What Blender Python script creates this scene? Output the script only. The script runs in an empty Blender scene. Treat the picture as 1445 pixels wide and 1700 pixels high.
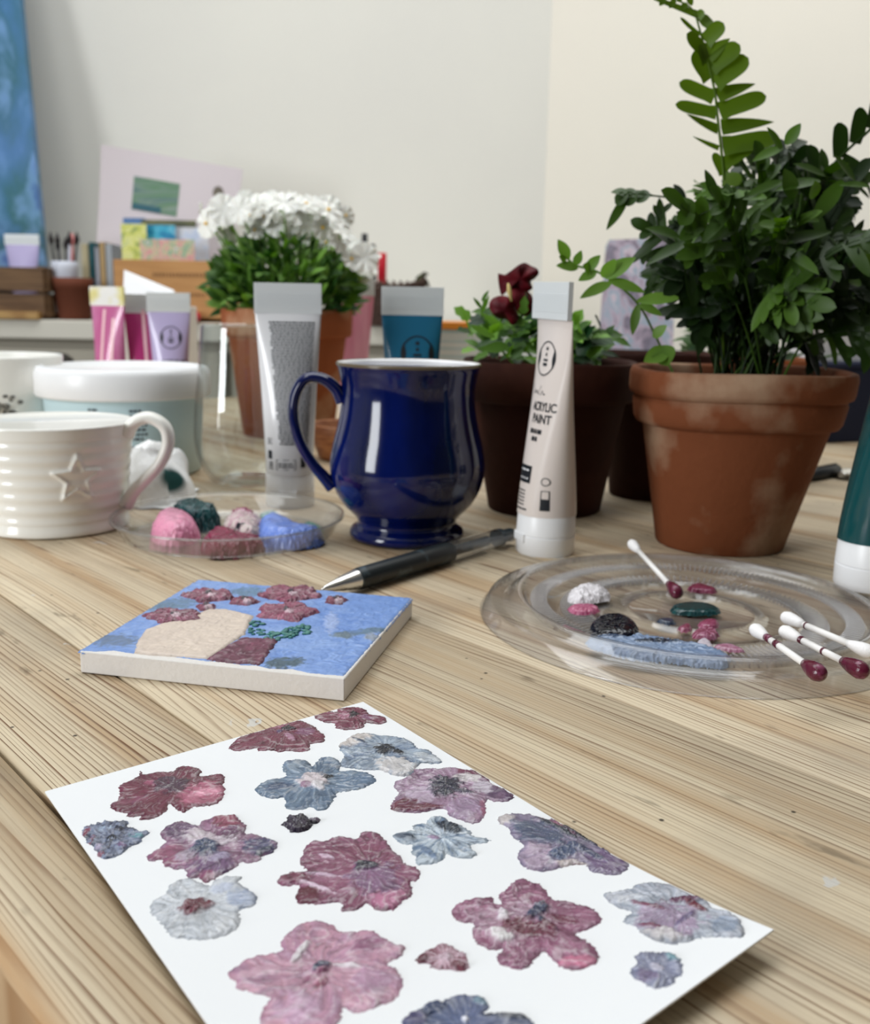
import bpy, bmesh, math, random
import numpy as np
from mathutils import Vector, Matrix, noise as mnoise
random.seed(4); rnd = random.Random(11)
C = bpy.context.scene.collection
SC = bpy.context.scene
PI = math.pi

# ------------------------------------------------------------------ camera
F = 1625.0; H = .134; TH = math.radians(11.9); RO = math.radians(1.1)
cd = bpy.data.cameras.new('camera'); cam = bpy.data.objects.new('camera', cd); C.objects.link(cam)
RM = Matrix.Rotation(PI/2-TH, 3, 'X') @ Matrix.Rotation(RO, 3, 'Z')
cam.matrix_world = Matrix.Translation((0, 0, H)) @ RM.to_4x4()
cd.sensor_fit = 'HORIZONTAL'; cd.sensor_width = 36; cd.lens = 36*F/1445; cd.clip_start = .01
cd.dof.use_dof = True; cd.dof.focus_distance = .30; cd.dof.aperture_fstop = cd.lens/1.9
SC.camera = cam
def ray(px, py): return RM @ Vector((px-722.5, -(py-850), -F))
def G(px, py, z=0.0):
    d = ray(px, py); t = (z-H)/d.z; return Vector((d.x*t, d.y*t, z))
def P(px, py, Y):
    d = ray(px, py); t = Y/d.y; return Vector((d.x*t, Y, H+d.z*t))
# ------------------------------------------------------------------ light
SC.view_settings.view_transform = 'Standard'; SC.view_settings.look = 'None'
SC.view_settings.exposure = 0.15; SC.view_settings.gamma = 1
SC.cycles.caustics_refractive = False; SC.cycles.caustics_reflective = False
SC.cycles.max_bounces = 10; SC.cycles.transparent_max_bounces = 24
W = bpy.data.worlds.new('world'); SC.world = W; W.use_nodes = True
W.node_tree.nodes['Background'].inputs[0].default_value = (.75, .85, 1, 1)
W.node_tree.nodes['Background'].inputs[1].default_value = .1
def area(name, loc, target, sx, sy, power, col):
    l = bpy.data.lights.new(name, 'AREA'); l.shape = 'RECTANGLE'; l.size = sx; l.size_y = sy
    l.energy = power; l.color = col
    o = bpy.data.objects.new(name, l); C.objects.link(o); o.location = loc
    o.rotation_euler = (Vector(target)-Vector(loc)).to_track_quat('-Z', 'Y').to_euler(); return o
area('skylight', (-.15, 1.15, 1.74), (-.15, 1.2, 0), 1.9, 1.1, 25, (.95, .98, 1))
area('card_fill_lamp', (-.75, .15, 1.74), (-.2, .3, 0), .9, .8, 6, (.95, .98, 1))  # added fill lamp over the near table, brightens the card
area('window_daylight', (-1.85, -.80, .60), (0, .6, .1), .60, 1.25, 34, (.95, .98, 1))

# ------------------------------------------------------------------ helpers
def mat(name, col, rough=.5, metal=0, spec=.5, trans=0, ior=1.45, coat=0, noise=None, bump=None, sss=0):
    m = bpy.data.materials.new(name); m.use_nodes = True
    nt = m.node_tree; b = nt.nodes['Principled BSDF']
    b.inputs['Base Color'].default_value = (*col, 1); b.inputs['Roughness'].default_value = rough
    b.inputs['Metallic'].default_value = metal; b.inputs['Specular IOR Level'].default_value = spec
    b.inputs['Transmission Weight'].default_value = trans; b.inputs['IOR'].default_value = ior
    b.inputs['Coat Weight'].default_value = coat; b.inputs['Coat Roughness'].default_value = .04
    if sss:
        b.inputs['Subsurface Weight'].default_value = sss; b.inputs['Subsurface Radius'].default_value = (.01, .008, .006)
        b.inputs['Subsurface Scale'].default_value = .3
    tc = nt.nodes.new('ShaderNodeTexCoord')
    if noise:      # (scale, colour2, low, high [,stretch])
        mp = nt.nodes.new('ShaderNodeMapping'); mp.inputs['Scale'].default_value = noise[4] if len(noise) > 4 else (1, 1, 1)
        n = nt.nodes.new('ShaderNodeTexNoise'); n.inputs['Scale'].default_value = noise[0]; n.inputs['Detail'].default_value = 6
        r = nt.nodes.new('ShaderNodeValToRGB')
        r.color_ramp.elements[0].position = noise[2]; r.color_ramp.elements[1].position = noise[3]
        r.color_ramp.elements[0].color = (*col, 1); r.color_ramp.elements[1].color = (*noise[1], 1)
        nt.links.new(tc.outputs['Object'], mp.inputs[0]); nt.links.new(mp.outputs[0], n.inputs['Vector'])
        nt.links.new(n.outputs[0], r.inputs[0]); nt.links.new(r.outputs[0], b.inputs['Base Color'])
    if bump:       # (scale, strength, distance)
        n = nt.nodes.new('ShaderNodeTexNoise'); n.inputs['Scale'].default_value = bump[0]; n.inputs['Detail'].default_value = 5
        bp = nt.nodes.new('ShaderNodeBump'); bp.inputs['Strength'].default_value = bump[1]; bp.inputs['Distance'].default_value = bump[2]
        nt.links.new(tc.outputs['Object'], n.inputs['Vector']); nt.links.new(n.outputs[0], bp.inputs['Height'])
        nt.links.new(bp.outputs[0], b.inputs['Normal'])
    return m
def clear_mat(name, tint, rough=.04, refl=1.0, haze=0.0):
    """thin clear plastic / glass: see-through plus a Fresnel reflection and a little milky haze"""
    m = bpy.data.materials.new(name); m.use_nodes = True; nt = m.node_tree; nt.nodes.clear()
    out = nt.nodes.new('ShaderNodeOutputMaterial'); tr = nt.nodes.new('ShaderNodeBsdfTransparent'); tr.inputs[0].default_value = (*tint, 1)
    gl = nt.nodes.new('ShaderNodeBsdfGlossy'); gl.inputs['Roughness'].default_value = rough
    ge = nt.nodes.new('ShaderNodeNewGeometry'); dt = nt.nodes.new('ShaderNodeVectorMath'); dt.operation = 'DOT_PRODUCT'
    nt.links.new(ge.outputs['Incoming'], dt.inputs[0]); nt.links.new(ge.outputs['Normal'], dt.inputs[1])
    def mm(op, a, b):
        n = nt.nodes.new('ShaderNodeMath'); n.operation = op
        for i, v in enumerate((a, b)):
            if isinstance(v, (int, float)): n.inputs[i].default_value = v
            else: nt.links.new(v, n.inputs[i])
        return n.outputs[0]
    fz = mm('ADD', mm('MULTIPLY', mm('POWER', mm('SUBTRACT', 1.0, mm('ABSOLUTE', dt.outputs['Value'], 0)), 5), .96), .04)
    mu = nt.nodes.new('ShaderNodeMath'); mu.operation = 'MULTIPLY'; mu.inputs[1].default_value = refl
    df = nt.nodes.new('ShaderNodeBsdfDiffuse'); df.inputs[0].default_value = (.85, .85, .86, 1)
    m1 = nt.nodes.new('ShaderNodeMixShader'); m1.inputs[0].default_value = haze
    m2 = nt.nodes.new('ShaderNodeMixShader')
    nt.links.new(tr.outputs[0], m1.inputs[1]); nt.links.new(df.outputs[0], m1.inputs[2])
    nt.links.new(fz, mu.inputs[0]); nt.links.new(mu.outputs[0], m2.inputs[0])
    nt.links.new(m1.outputs[0], m2.inputs[1]); nt.links.new(gl.outputs[0], m2.inputs[2]); nt.links.new(m2.outputs[0], out.inputs[0])
    return m
def vcol_mat(name, rough=.35, spec=.5, bump=(500, .12, .0003), coat=0, sheen=0):
    m = mat(name, (1, 1, 1), rough, spec=spec, bump=bump, coat=coat); nt = m.node_tree
    a = nt.nodes.new('ShaderNodeAttribute'); a.attribute_name = 'col'
    nt.links.new(a.outputs['Color'], nt.nodes['Principled BSDF'].inputs['Base Color']); return m
def s2l(c): return tuple(((v/255+.055)/1.055)**2.4 if v > 10 else v/255/12.92 for v in c)

def link(name, me, m, parent=None, smooth=True, kind=None):
    o = bpy.data.objects.new(name, me); C.objects.link(o)
    if m is not None:
        for x in (m if isinstance(m, (list, tuple)) else [m]): me.materials.append(x)
    if smooth: me.shade_smooth()
    if parent: o.parent = parent
    if kind: o['kind'] = kind
    return o
class MB:
    def __init__(s): s.v = []; s.f = []; s.mi = []
    def add(s, vs, fs, mi=0):
        k = len(s.v); s.v += [tuple(v) for v in vs]; s.f += [tuple(i+k for i in f) for f in fs]; s.mi += [mi]*len(fs); return s
    def box(s, x0, x1, y0, y1, z0, z1, mi=0, M=None):
        vs = [Vector((x, y, z)) for z in (z0, z1) for y in (y0, y1) for x in (x0, x1)]
        if M: vs = [M @ v for v in vs]
        return s.add(vs, [(0, 2, 3, 1), (4, 5, 7, 6), (0, 1, 5, 4), (2, 6, 7, 3), (0, 4, 6, 2), (1, 3, 7, 5)], mi)
    def lathe(s, prof, seg=48, mi=0, fn=None, c=(0, 0), cap=True):
        vs = []
        for r, z in prof:
            for i in range(seg):
                a = 2*PI*i/seg; rr = r
                v = Vector((c[0]+rr*math.cos(a), c[1]+rr*math.sin(a), z))
                if fn: v = fn(v, a, r, z)
                vs.append(v)
        n = len(prof); fs = [(j*seg+i, j*seg+(i+1) % seg, (j+1)*seg+(i+1) % seg, (j+1)*seg+i) for j in range(n-1) for i in range(seg)]
        if cap and prof[0][0] > 1e-6: fs.append(tuple(range(seg-1, -1, -1)))
        if cap and prof[-1][0] > 1e-6: fs.append(tuple((n-1)*seg+i for i in range(seg)))
        return s.add(vs, fs, mi)
    def tube(s, pts, rad, seg=10, mi=0, flat=1.0, side=None):
        pts = [Vector(p) for p in pts]; n = len(pts)
        rad = rad if isinstance(rad, (list, tuple)) else [rad]*n
        vs = []; prev = None
        for i, p in enumerate(pts):
            t = (pts[min(i+1, n-1)]-pts[max(i-1, 0)]).normalized()
            a = Vector(side) if side else (prev if prev else (Vector((0, 0, 1)) if abs(t.z) < .9 else Vector((1, 0, 0))))
            a = (a-t*a.dot(t)).normalized(); prev = a; b = t.cross(a)
            for k in range(seg):
                q = 2*PI*k/seg; vs.append(p+(a*math.cos(q)*flat+b*math.sin(q))*rad[i])
        fs = [(j*seg+i, j*seg+(i+1) % seg, (j+1)*seg+(i+1) % seg, (j+1)*seg+i) for j in range(n-1) for i in range(seg)]
        fs += [tuple(range(seg-1, -1, -1)), tuple((n-1)*seg+i for i in range(seg))]
        return s.add(vs, fs, mi)
    def me(s, name):
        m = bpy.data.meshes.new(name); m.from_pydata(s.v, [], s.f); m.update()
        m.polygons.foreach_set('material_index', s.mi); return m
    def build(s, name, m, parent=None, smooth=True, bevel=0, kind=None, auto=None):
        me = s.me(name)
        bm = bmesh.new(); bm.from_mesh(me); bmesh.ops.recalc_face_normals(bm, faces=bm.faces)
        if bevel:
            bmesh.ops.bevel(bm, geom=[e for e in bm.edges if len(e.link_faces) == 2 and e.calc_face_angle() > .6], offset=bevel, segments=3, affect='EDGES', profile=.6)
        bm.to_mesh(me); bm.free()
        o = link(name, me, m, parent, smooth, kind)
        if smooth and auto is not None: me.set_sharp_from_angle(angle=auto)
        return o
def cr(pts, n=6, closed=False):
    """Catmull-Rom through points"""
    pts = [Vector(p) for p in pts]; N = len(pts); out = []
    rng = range(N) if closed else range(N-1)
    for i in rng:
        g = (lambda k: pts[k % N]) if closed else (lambda k: pts[max(0, min(N-1, k))])
        a, b, c, d = g(i-1), g(i), g(i+1), g(i+2)
        for k in range(n):
            t = k/n; out.append(.5*((2*b)+(c-a)*t+(2*a-5*b+4*c-d)*t*t+(3*b-a-3*c+d)*t**3))
    if not closed: out.append(pts[-1])
    return out
def thing(name, label, cat, loc=(0, 0, 0), rz=0, group=None):
    o = bpy.data.objects.new(name, None); C.objects.link(o); o.empty_display_size = .02
    o.location = loc; o.rotation_euler = (0, 0, rz); return tag(o, label, cat, group)
def tag(o, label, cat, group=None):
    o['label'] = label; o['category'] = cat
    if group: o['group'] = group
    return o
def copy_tree(o, parent=None):
    c = o.copy(); C.objects.link(c)
    if parent: c.parent = parent
    for ch in list(o.children): copy_tree(ch, c)
    return c
def text_mesh(s, size, bold=0):
    cu = bpy.data.curves.new('t', 'FONT'); cu.body = s; cu.size = size; cu.align_x = 'CENTER'; cu.resolution_u = 3; cu.offset = bold
    o = bpy.data.objects.new('t', cu); C.objects.link(o)
    me = bpy.data.meshes.new_from_object(o.evaluated_get(bpy.context.evaluated_depsgraph_get()))
    vs = [(v.co.x, v.co.y) for v in me.vertices]; fs = [tuple(p.vertices) for p in me.polygons]
    bpy.data.objects.remove(o); bpy.data.curves.remove(cu); bpy.data.meshes.remove(me)
    return vs, fs
# numpy value noise
def vn(x, y, seed=0):
    xi = np.floor(x).astype(np.int64); yi = np.floor(y).astype(np.int64); xf = x-xi; yf = y-yi
    def h(a, b):
        k = (a*374761393+b*668265263+seed*1442695041) & 0x7fffffff; k = ((k ^ (k >> 13))*1274126177) & 0x7fffffff
        return ((k ^ (k >> 16)) & 0xffff)/65535.0
    u = xf*xf*(3-2*xf); v = yf*yf*(3-2*yf)
    return (h(xi, yi)*(1-u)+h(xi+1, yi)*u)*(1-v)+(h(xi, yi+1)*(1-u)+h(xi+1, yi+1)*u)*v
def fbm(x, y, seed=0, o=3): return sum(vn(x*2**i, y*2**i, seed+i)/2**(i+1) for i in range(o))/(1-.5**o)
def sdist(X, Y, poly):
    """signed distance (positive inside) of grid points to a closed polygon"""
    p = np.array(poly); q = np.roll(p, -1, 0); D = np.full(X.shape, 1e9); ins = np.zeros(X.shape, bool)
    for (x0, y0), (x1, y1) in zip(p, q):
        dx, dy = x1-x0, y1-y0; L = dx*dx+dy*dy+1e-18
        t = np.clip(((X-x0)*dx+(Y-y0)*dy)/L, 0, 1)
        D = np.minimum(D, np.hypot(X-x0-t*dx, Y-y0-t*dy))
        c = ((y0 > Y) != (y1 > Y)) & (X < (x1-x0)*(Y-y0)/(y1-y0+1e-18)+x0); ins ^= c
    return np.where(ins, D, -D)
def relief(name, poly, center, base, alt, patches=(), m=None, parent=None, res=.00028, hmax=.0004, edge=.0010, rag=.00045,
           zf=None, seed=0, streak=1.0, ridge=.00025, speck=0, swirl=0.0, lump=0.0, dome=False, mott=1.0, clip=None):
    """an impasto patch of paint with real relief. poly, center in world metres (x, y); patches: (cx, cy, a, b, rot, colour, lift)"""
    poly = [(p[0], p[1]) for p in poly]; xs = [p[0] for p in poly]; ys = [p[1] for p in poly]; mg = .001
    gx = np.arange(min(xs)-mg, max(xs)+mg, res); gy = np.arange(min(ys)-mg, max(ys)+mg, res)
    X, Y = np.meshgrid(gx, gy); sd = sdist(X, Y, poly)
    sd = sd+(fbm(X*1300, Y*1300, seed, 2)-.5)*2*rag+(fbm(X*380, Y*380, seed+5, 2)-.5)*rag
    if clip: sd = np.minimum(sd, sdist(X, Y, clip)-.0002)
    dx, dy = X-center[0], Y-center[1]; r = np.hypot(dx, dy)+1e-6; an = np.arctan2(dy, dx)+swirl*r*60+.5*(fbm(X*150, Y*150, seed+3)-.5)
    st = fbm(np.cos(an)*9+50+r*60, np.sin(an)*9+50+r*60*.3, seed+9, 3); st2 = vn(an*14+20, r*260, seed+2)
    sw = fbm(X*420+6*fbm(X*160, Y*160, seed+7), Y*420+6*fbm(X*160+9, Y*160, seed+8), seed+1, 3)
    mixf = np.clip((.6*st+.25*st2+.35*sw-.42)*2.6*streak, 0, 1)[..., None]
    col = np.array(base)*(1-mixf)+np.array(alt)*mixf
    ridge = ridge*(.5 if dome else .62); t_ = np.clip(sd/edge, -1, 1)
    if dome: hgt = hmax*np.where(t_ > 0, np.sqrt(np.clip(1-(1-np.clip(t_, 0, 1))**2, 0, 1)), t_)
    else: hgt = hmax*t_
    fine = vn(np.cos(an)*70+r*400, np.sin(an)*70+r*90, seed+21); fine2 = fbm(X*1500+3*sw*4, Y*1500, seed+23, 2)
    hgt = hgt+ridge*np.where(sd > 0, 1, 0)*((st2-.5)*1.6+(sw-.5)*2.2+(fine-.5)*1.0)
    if lump: hgt += lump*np.where(sd > 0, 1, 0)*fbm(X*110, Y*110, seed+31, 3)*np.clip(sd/.004, 0, 1)
    for i, (cx, cy, a, b, rt, pc, lift) in enumerate(patches):
        ux = (X-cx)*math.cos(rt)+(Y-cy)*math.sin(rt); uy = -(X-cx)*math.sin(rt)+(Y-cy)*math.cos(rt)
        q = 1-np.hypot(ux/a, uy/b)+(fbm(X*700, Y*700, seed+11+i, 3)-.5)*.9
        w = np.clip(q*3.2, 0, 1)*np.clip(.55+1.1*st2, 0, 1); w = w[..., None]
        col = col*(1-w)+np.array(pc)*w*(.88+.24*sw[..., None])
        hgt += lift*np.clip(q*3, 0, 1)*np.where(sd > 0, 1, 0)
    if not dome:
        pk = np.clip((fine+.7*st2-1.02)*2.4, 0, 1)[..., None]*.55*mott; lite = np.clip(col*.55+.34, 0, 1); col = col*(1-pk)+lite*pk
        dk = np.clip((.42-fine2)*3.0, 0, 1)[..., None]*.45*mott; col = col*(1-dk*.62)
        mb_ = np.sin(30*fbm(X*120+.6*st, Y*120, seed+60, 2)+2*an+r*260); gate = np.clip((fbm(X*90, Y*90, seed+63, 2)-.38)*5, 0, 1)
        l1 = (np.clip((mb_-.80)*6, 0, 1)*gate)[..., None]*.50*mott; l2 = (np.clip((-mb_-.86)*8, 0, 1)*gate)[..., None]*.45*mott
        col = col*(1-l1)+np.clip(col*.5+.40, 0, 1)*l1; col = col*(1-l2*.75); hgt = hgt+ridge*.9*(np.clip(mb_, 0, 1)**2)*gate*(sd > 0)
        ed = np.exp(-(np.maximum(sd, 0)/.0007)**2)[..., None]; col = col*(1-.22*ed)
        big = (fbm(X*230, Y*230, seed+41, 2)[..., None]-.5); col = np.clip(col*(1+.5*mott*big), 0, 1)
    if speck:
        k = vn(X*1500, Y*1500, seed+77)[..., None]; pal = np.array(alt)
        col = np.where(k > 1-speck, pal*1.0, col)
    ok = sd > -.0004; hgt = np.where(sd <= 0, np.minimum(hgt, sd), np.maximum(hgt, .00005))
    n1, n2 = X.shape; keep = ok[:-1, :-1] | ok[1:, :-1] | ok[:-1, 1:] | ok[1:, 1:]
    idx = np.full(X.shape, -1, np.int64); use = np.zeros(X.shape, bool)
    use[:-1, :-1] |= keep; use[1:, :-1] |= keep; use[:-1, 1:] |= keep; use[1:, 1:] |= keep
    idx[use] = np.arange(use.sum()); xv, yv, zv = X[use], Y[use], hgt[use]
    if zf: zv = zv+np.array([zf(a, b) for a, b in zip(xv, yv)])
    J, I = np.nonzero(keep); F4 = np.stack([idx[J, I], idx[J, I+1], idx[J+1, I+1], idx[J+1, I]], 1)
    me = bpy.data.meshes.new(name); me.from_pydata(np.stack([xv, yv, zv], 1).tolist(), [], F4.tolist()); me.update()
    ca = me.color_attributes.new('col', 'FLOAT_COLOR', 'POINT')
    cc = np.ones((len(xv), 4), np.float32); cc[:, :3] = np.clip(col[use], 0, 1); ca.data.foreach_set('color', cc.ravel())
    return link(name, me, m, parent)

# ------------------------------------------------------------------ materials
white_wall = mat('warm_white_plaster', s2l((232, 230, 222)), .85, spec=.2, noise=(3, s2l((228, 226, 219)), .3, .7))
ivory_wall = mat('ivory_plaster', s2l((240, 234, 222)), .85, spec=.2, noise=(3, s2l((236, 231, 219)), .3, .7))
dim_wall = mat('dark_slate_plaster', s2l((96, 98, 102)), .85, spec=.2)
grey_wall = mat('grey_plaster', s2l((206, 206, 206)), .85, spec=.2)
terra = mat('terracotta', s2l((150, 84, 50)), .85, spec=.25, noise=(17, s2l((188, 152, 122)), .52, .70), bump=(160, .35, .0012))
terra_shaded = mat('shaded_terracotta', s2l((50, 22, 14)), .8, spec=.2, noise=(22, s2l((74, 40, 28)), .5, .85), bump=(160, .35, .0012))  # terracotta copy with the shade between the pots put into its colour
soil = mat('soil', s2l((48, 34, 24)), .95, bump=(300, 1, .004))
white_plastic = mat('white_plastic', s2l((240, 241, 243)), .32)
crimp_white = mat('pearly_crimp', s2l((226, 231, 233)), .35, trans=.15)
ink = mat('black_ink', s2l((28, 32, 38)), .5)
grey_ink = mat('grey_ink', s2l((44, 50, 56)), .6)
paper = mat('white_paper', s2l((238, 240, 243)), .65, spec=.3, bump=(900, .08, .0002))
paint_mat = vcol_mat('acrylic_paint', .17, bump=(800, .35, .0004))
paint_gloss = vcol_mat('wet_acrylic_paint', .13, bump=(300, .1, .0003))
clear = clear_mat('clear_plastic', (.955, .96, .96), .05, 1.2, .04)
board_paint = vcol_mat('board_paint', .35, bump=(300, .08, .0003))
clear_lid_m = clear_mat('ribbed_clear_plastic', (.955, .955, .96), .05, 1.25, .04)
rib_m = clear_mat('frosted_ribs', (.95, .95, .96), .05, 1.5, .22)
glass_m = clear_mat('clear_glass', (.93, .95, .95), .02, 1.25, 0)

# ------------------------------------------------------------------ setting
FL = -.75; CE = 1.78
cor = [(-2.3, 2.42), (.245, 2.42), (2.05, 1.07), (2.05, -2.3), (-2.3, -2.3)]
for nm, i, m in (('wall_back', 0, white_wall), ('wall_right', 1, ivory_wall), ('wall_side', 2, dim_wall), ('wall_front', 3, dim_wall), ('wall_left', 4, grey_wall)):
    a = Vector(cor[i]); b = Vector(cor[(i+1) % 5]); d = (b-a).normalized(); n = Vector((-d.y, d.x))*.1
    mb = MB(); vs = [(p.x, p.y, z) for z in (FL-.05, CE+.05) for p in (a, b, b+n, a+n)]
    mb.add(vs, [(0, 1, 5, 4), (1, 2, 6, 5), (2, 3, 7, 6), (3, 0, 4, 7), (4, 5, 6, 7), (3, 2, 1, 0)])
    mb.build(nm, m, smooth=False, kind='structure')
floor_m = mat('pale_floorboards', s2l((132, 130, 126)), .6, noise=(6, s2l((116, 112, 106)), .4, .6, (1, 12, 1)))
MB().box(-2.45, 2.2, -2.45, 2.6, FL-.08, FL).build('floor', floor_m, smooth=False, kind='structure')
MB().box(-2.45, 2.2, -2.45, 2.6, CE, CE+.08).build('ceiling', white_wall, smooth=False, kind='structure')

# ------------------------------------------------------------------ table
def wood(name, pale, dark, F0=300, strength=1.0, knots=()):
    m = bpy.data.materials.new(name); m.use_nodes = True; nt = m.node_tree; N = nt.nodes.new; L = nt.links.new
    b = nt.nodes['Principled BSDF']; b.inputs['Roughness'].default_value = .55; b.inputs['Specular IOR Level'].default_value = .35
    tc = N('ShaderNodeTexCoord'); sp = N('ShaderNodeSeparateXYZ'); L(tc.outputs['Object'], sp.inputs[0])
    at = N('ShaderNodeAttribute'); at.attribute_name = 'pid'
    def mth(op, a, b_=None, c=None):
        n = N('ShaderNodeMath'); n.operation = op
        for i, v in enumerate((a, b_, c)):
            if v is None: continue
            if isinstance(v, (int, float)): n.inputs[i].default_value = v
            else: L(v, n.inputs[i])
        return n.outputs[0]
    def comb(x, y, z):
        n = N('ShaderNodeCombineXYZ')
        for i, v in enumerate((x, y, z)):
            if isinstance(v, (int, float)): n.inputs[i].default_value = v
            else: L(v, n.inputs[i])
        return n.outputs[0]
    def noi(vec, s, d=3, r=.5):
        n = N('ShaderNodeTexNoise'); n.inputs['Scale'].default_value = s; n.inputs['Detail'].default_value = d; n.inputs['Roughness'].default_value = r
        L(vec, n.inputs['Vector']); return n.outputs[0]
    def ramp(v, stops):
        n = N('ShaderNodeValToRGB'); L(v, n.inputs[0]); e = n.color_ramp.elements
        while len(e) < len(stops): e.new(.5)
        for x, (p, c) in zip(e, stops): x.position = p; x.color = (*c, 1) if len(c) == 3 else c
        return n.outputs[0]
    def mix(f, a, b_, t='MIX'):
        n = N('ShaderNodeMix'); n.data_type = 'RGBA'; n.blend_type = t
        for i, v in ((0, f), (6, a), (7, b_)):
            if isinstance(v, (int, float)): n.inputs[i].default_value = v
            elif isinstance(v, tuple): n.inputs[i].default_value = (*v, 1)
            else: L(v, n.inputs[i])
        return n.outputs[2]
    x, y, pid = sp.outputs[0], sp.outputs[1], at.outputs['Fac']
    pz = mth('MULTIPLY', pid, 3.7)
    big = noi(comb(mth('MULTIPLY', x, .9), mth('MULTIPLY', y, 9), pz), 1, 2)
    wig = noi(comb(mth('MULTIPLY', x, 6), mth('MULTIPLY', y, 40), pz), 1, 3)
    fw = noi(comb(mth('MULTIPLY', x, .35), mth('MULTIPLY', y, 95), mth('ADD', pz, 21)), 1, 2)
    w = mth('ADD', mth('MULTIPLY', y, F0), mth('MULTIPLY', big, F0*.085))
    w = mth('ADD', w, mth('ADD', mth('MULTIPLY', wig, 1.3), mth('MULTIPLY', fw, 4.2)))
    for kx, ky, kr, ka in knots:
        dx = mth('DIVIDE', mth('SUBTRACT', x, kx), kr*2.2); dy = mth('DIVIDE', mth('SUBTRACT', y, ky), kr)
        d2 = mth('ADD', mth('MULTIPLY', dx, dx), mth('MULTIPLY', dy, dy))
        w = mth('ADD', w, mth('MULTIPLY', mth('EXPONENT', mth('MULTIPLY', d2, -1)), ka))
    fr = mth('FRACT', w)
    def wnoise(v):
        n = N('ShaderNodeTexWhiteNoise'); n.noise_dimensions = '1D'; L(v, n.inputs['W']); return n.outputs['Value']
    fl = mth('FLOOR', w); r1 = wnoise(mth('ADD', fl, pz)); r2 = wnoise(mth('ADD', fl, 71.3))
    thick = mth('ADD', .26, mth('MULTIPLY', r2, .48))               # each growth line has its own width and depth
    ln = N('ShaderNodeMapRange'); ln.interpolation_type = 'SMOOTHSTEP'; L(fr, ln.inputs[0]); L(thick, ln.inputs[1]); ln.inputs[2].default_value = .93
    fall = N('ShaderNodeMapRange'); fall.interpolation_type = 'SMOOTHSTEP'; L(fr, fall.inputs[0]); fall.inputs[1].default_value = .93; fall.inputs[2].default_value = 1.0; fall.inputs[3].default_value = 1; fall.inputs[4].default_value = 0
    line = mth('MULTIPLY', ln.outputs[0], fall.outputs[0])
    amp = ramp(noi(comb(mth('MULTIPLY', x, 2.2), mth('MULTIPLY', y, 26), mth('ADD', pz, 9)), 1, 3), [(.30, (.25, .25, .25)), (.58, (1, 1, 1))])
    brk = ramp(noi(comb(mth('MULTIPLY', x, 14), mth('MULTIPLY', y, 240), mth('ADD', pz, 2)), 1, 3), [(.30, (.35, .35, .35)), (.55, (1, 1, 1))])
    fib = noi(comb(mth('MULTIPLY', x, 45), mth('MULTIPLY', y, 1500), pz), 1, 4, .6)
    lf = mth('MULTIPLY', mth('MULTIPLY', line, mth('MULTIPLY', amp, brk)), mth('ADD', .50, mth('MULTIPLY', r1, 1.0)))
    lf = mth('MULTIPLY', lf, mth('ADD', .5*strength, mth('MULTIPLY', fib, strength)))
    tone = noi(comb(mth('MULTIPLY', x, 3), mth('MULTIPLY', y, 18), mth('ADD', pz, 4)), 1, 4)
    c = mix(ramp(tone, [(.34, (0, 0, 0)), (.66, (1, 1, 1))]), pale, tuple(.74*p+.20*d for p, d in zip(pale, dark)))
    c = mix(mth('MULTIPLY', ramp(noi(comb(mth('MULTIPLY', x, 2), mth('MULTIPLY', y, 60), mth('ADD', pz, 14)), 1, 3), [(.46, (0, 0, 0)), (.64, (1, 1, 1))]), .72), c, s2l((172, 136, 94)))
    c = mix(mth('MULTIPLY', r2, .16), c, s2l((226, 214, 186)))
    c = mix(lf, c, dark)
    c = mix(mth('MULTIPLY', ramp(fib, [(.45, (0, 0, 0)), (.75, (1, 1, 1))]), .4), c, tuple(p*.70 for p in pale))
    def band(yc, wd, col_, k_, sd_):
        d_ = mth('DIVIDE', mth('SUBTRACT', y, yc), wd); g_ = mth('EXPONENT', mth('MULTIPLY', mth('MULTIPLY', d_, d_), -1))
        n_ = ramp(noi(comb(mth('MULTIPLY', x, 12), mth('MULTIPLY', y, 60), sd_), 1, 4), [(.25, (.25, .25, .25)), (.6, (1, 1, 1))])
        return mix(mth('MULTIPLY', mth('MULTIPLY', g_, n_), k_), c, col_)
    c = band(.0800, .0045, s2l((112, 90, 60)), .75, 2.0)     # shade of the gutter painted as a brown band beside the groove
    c = band(.0530, .0040, s2l((170, 120, 62)), .65, 5.0)    # bare orange pine along the worn edge
    c = band(.0690, .0035, s2l((150, 116, 78)), .55, 8.0)
    st = ramp(noi(tc.outputs['Object'], 13, 6), [(.53, (0, 0, 0)), (.70, (1, 1, 1))])
    c = mix(mth('MULTIPLY', st, .5), c, s2l((158, 146, 128)))
    st2 = ramp(noi(comb(mth('MULTIPLY', x, 40), mth('MULTIPLY', y, 130), 3.3), 1, 4), [(.66, (0, 0, 0)), (.74, (1, 1, 1))])
    c = mix(mth('MULTIPLY', st2, .6), c, s2l((96, 80, 58)))
    sk = N('ShaderNodeTexVoronoi'); sk.inputs['Scale'].default_value = 60; L(tc.outputs['Object'], sk.inputs['Vector'])
    c = mix(ramp(sk.outputs['Distance'], [(.030, (1, 1, 1)), (.055, (0, 0, 0))]), c, s2l((70, 58, 44)))
    sk2 = N('ShaderNodeTexVoronoi'); sk2.inputs['Scale'].default_value = 13
    L(mix(.045, tc.outputs['Object'], noi(tc.outputs['Object'], 90), 'ADD'), sk2.inputs['Vector'])
    c = mix(ramp(sk2.outputs['Distance'], [(.045, (.75, .75, .75)), (.060, (0, 0, 0))]), c, s2l((200, 200, 198)))
    L(c, b.inputs['Base Color'])
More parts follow.
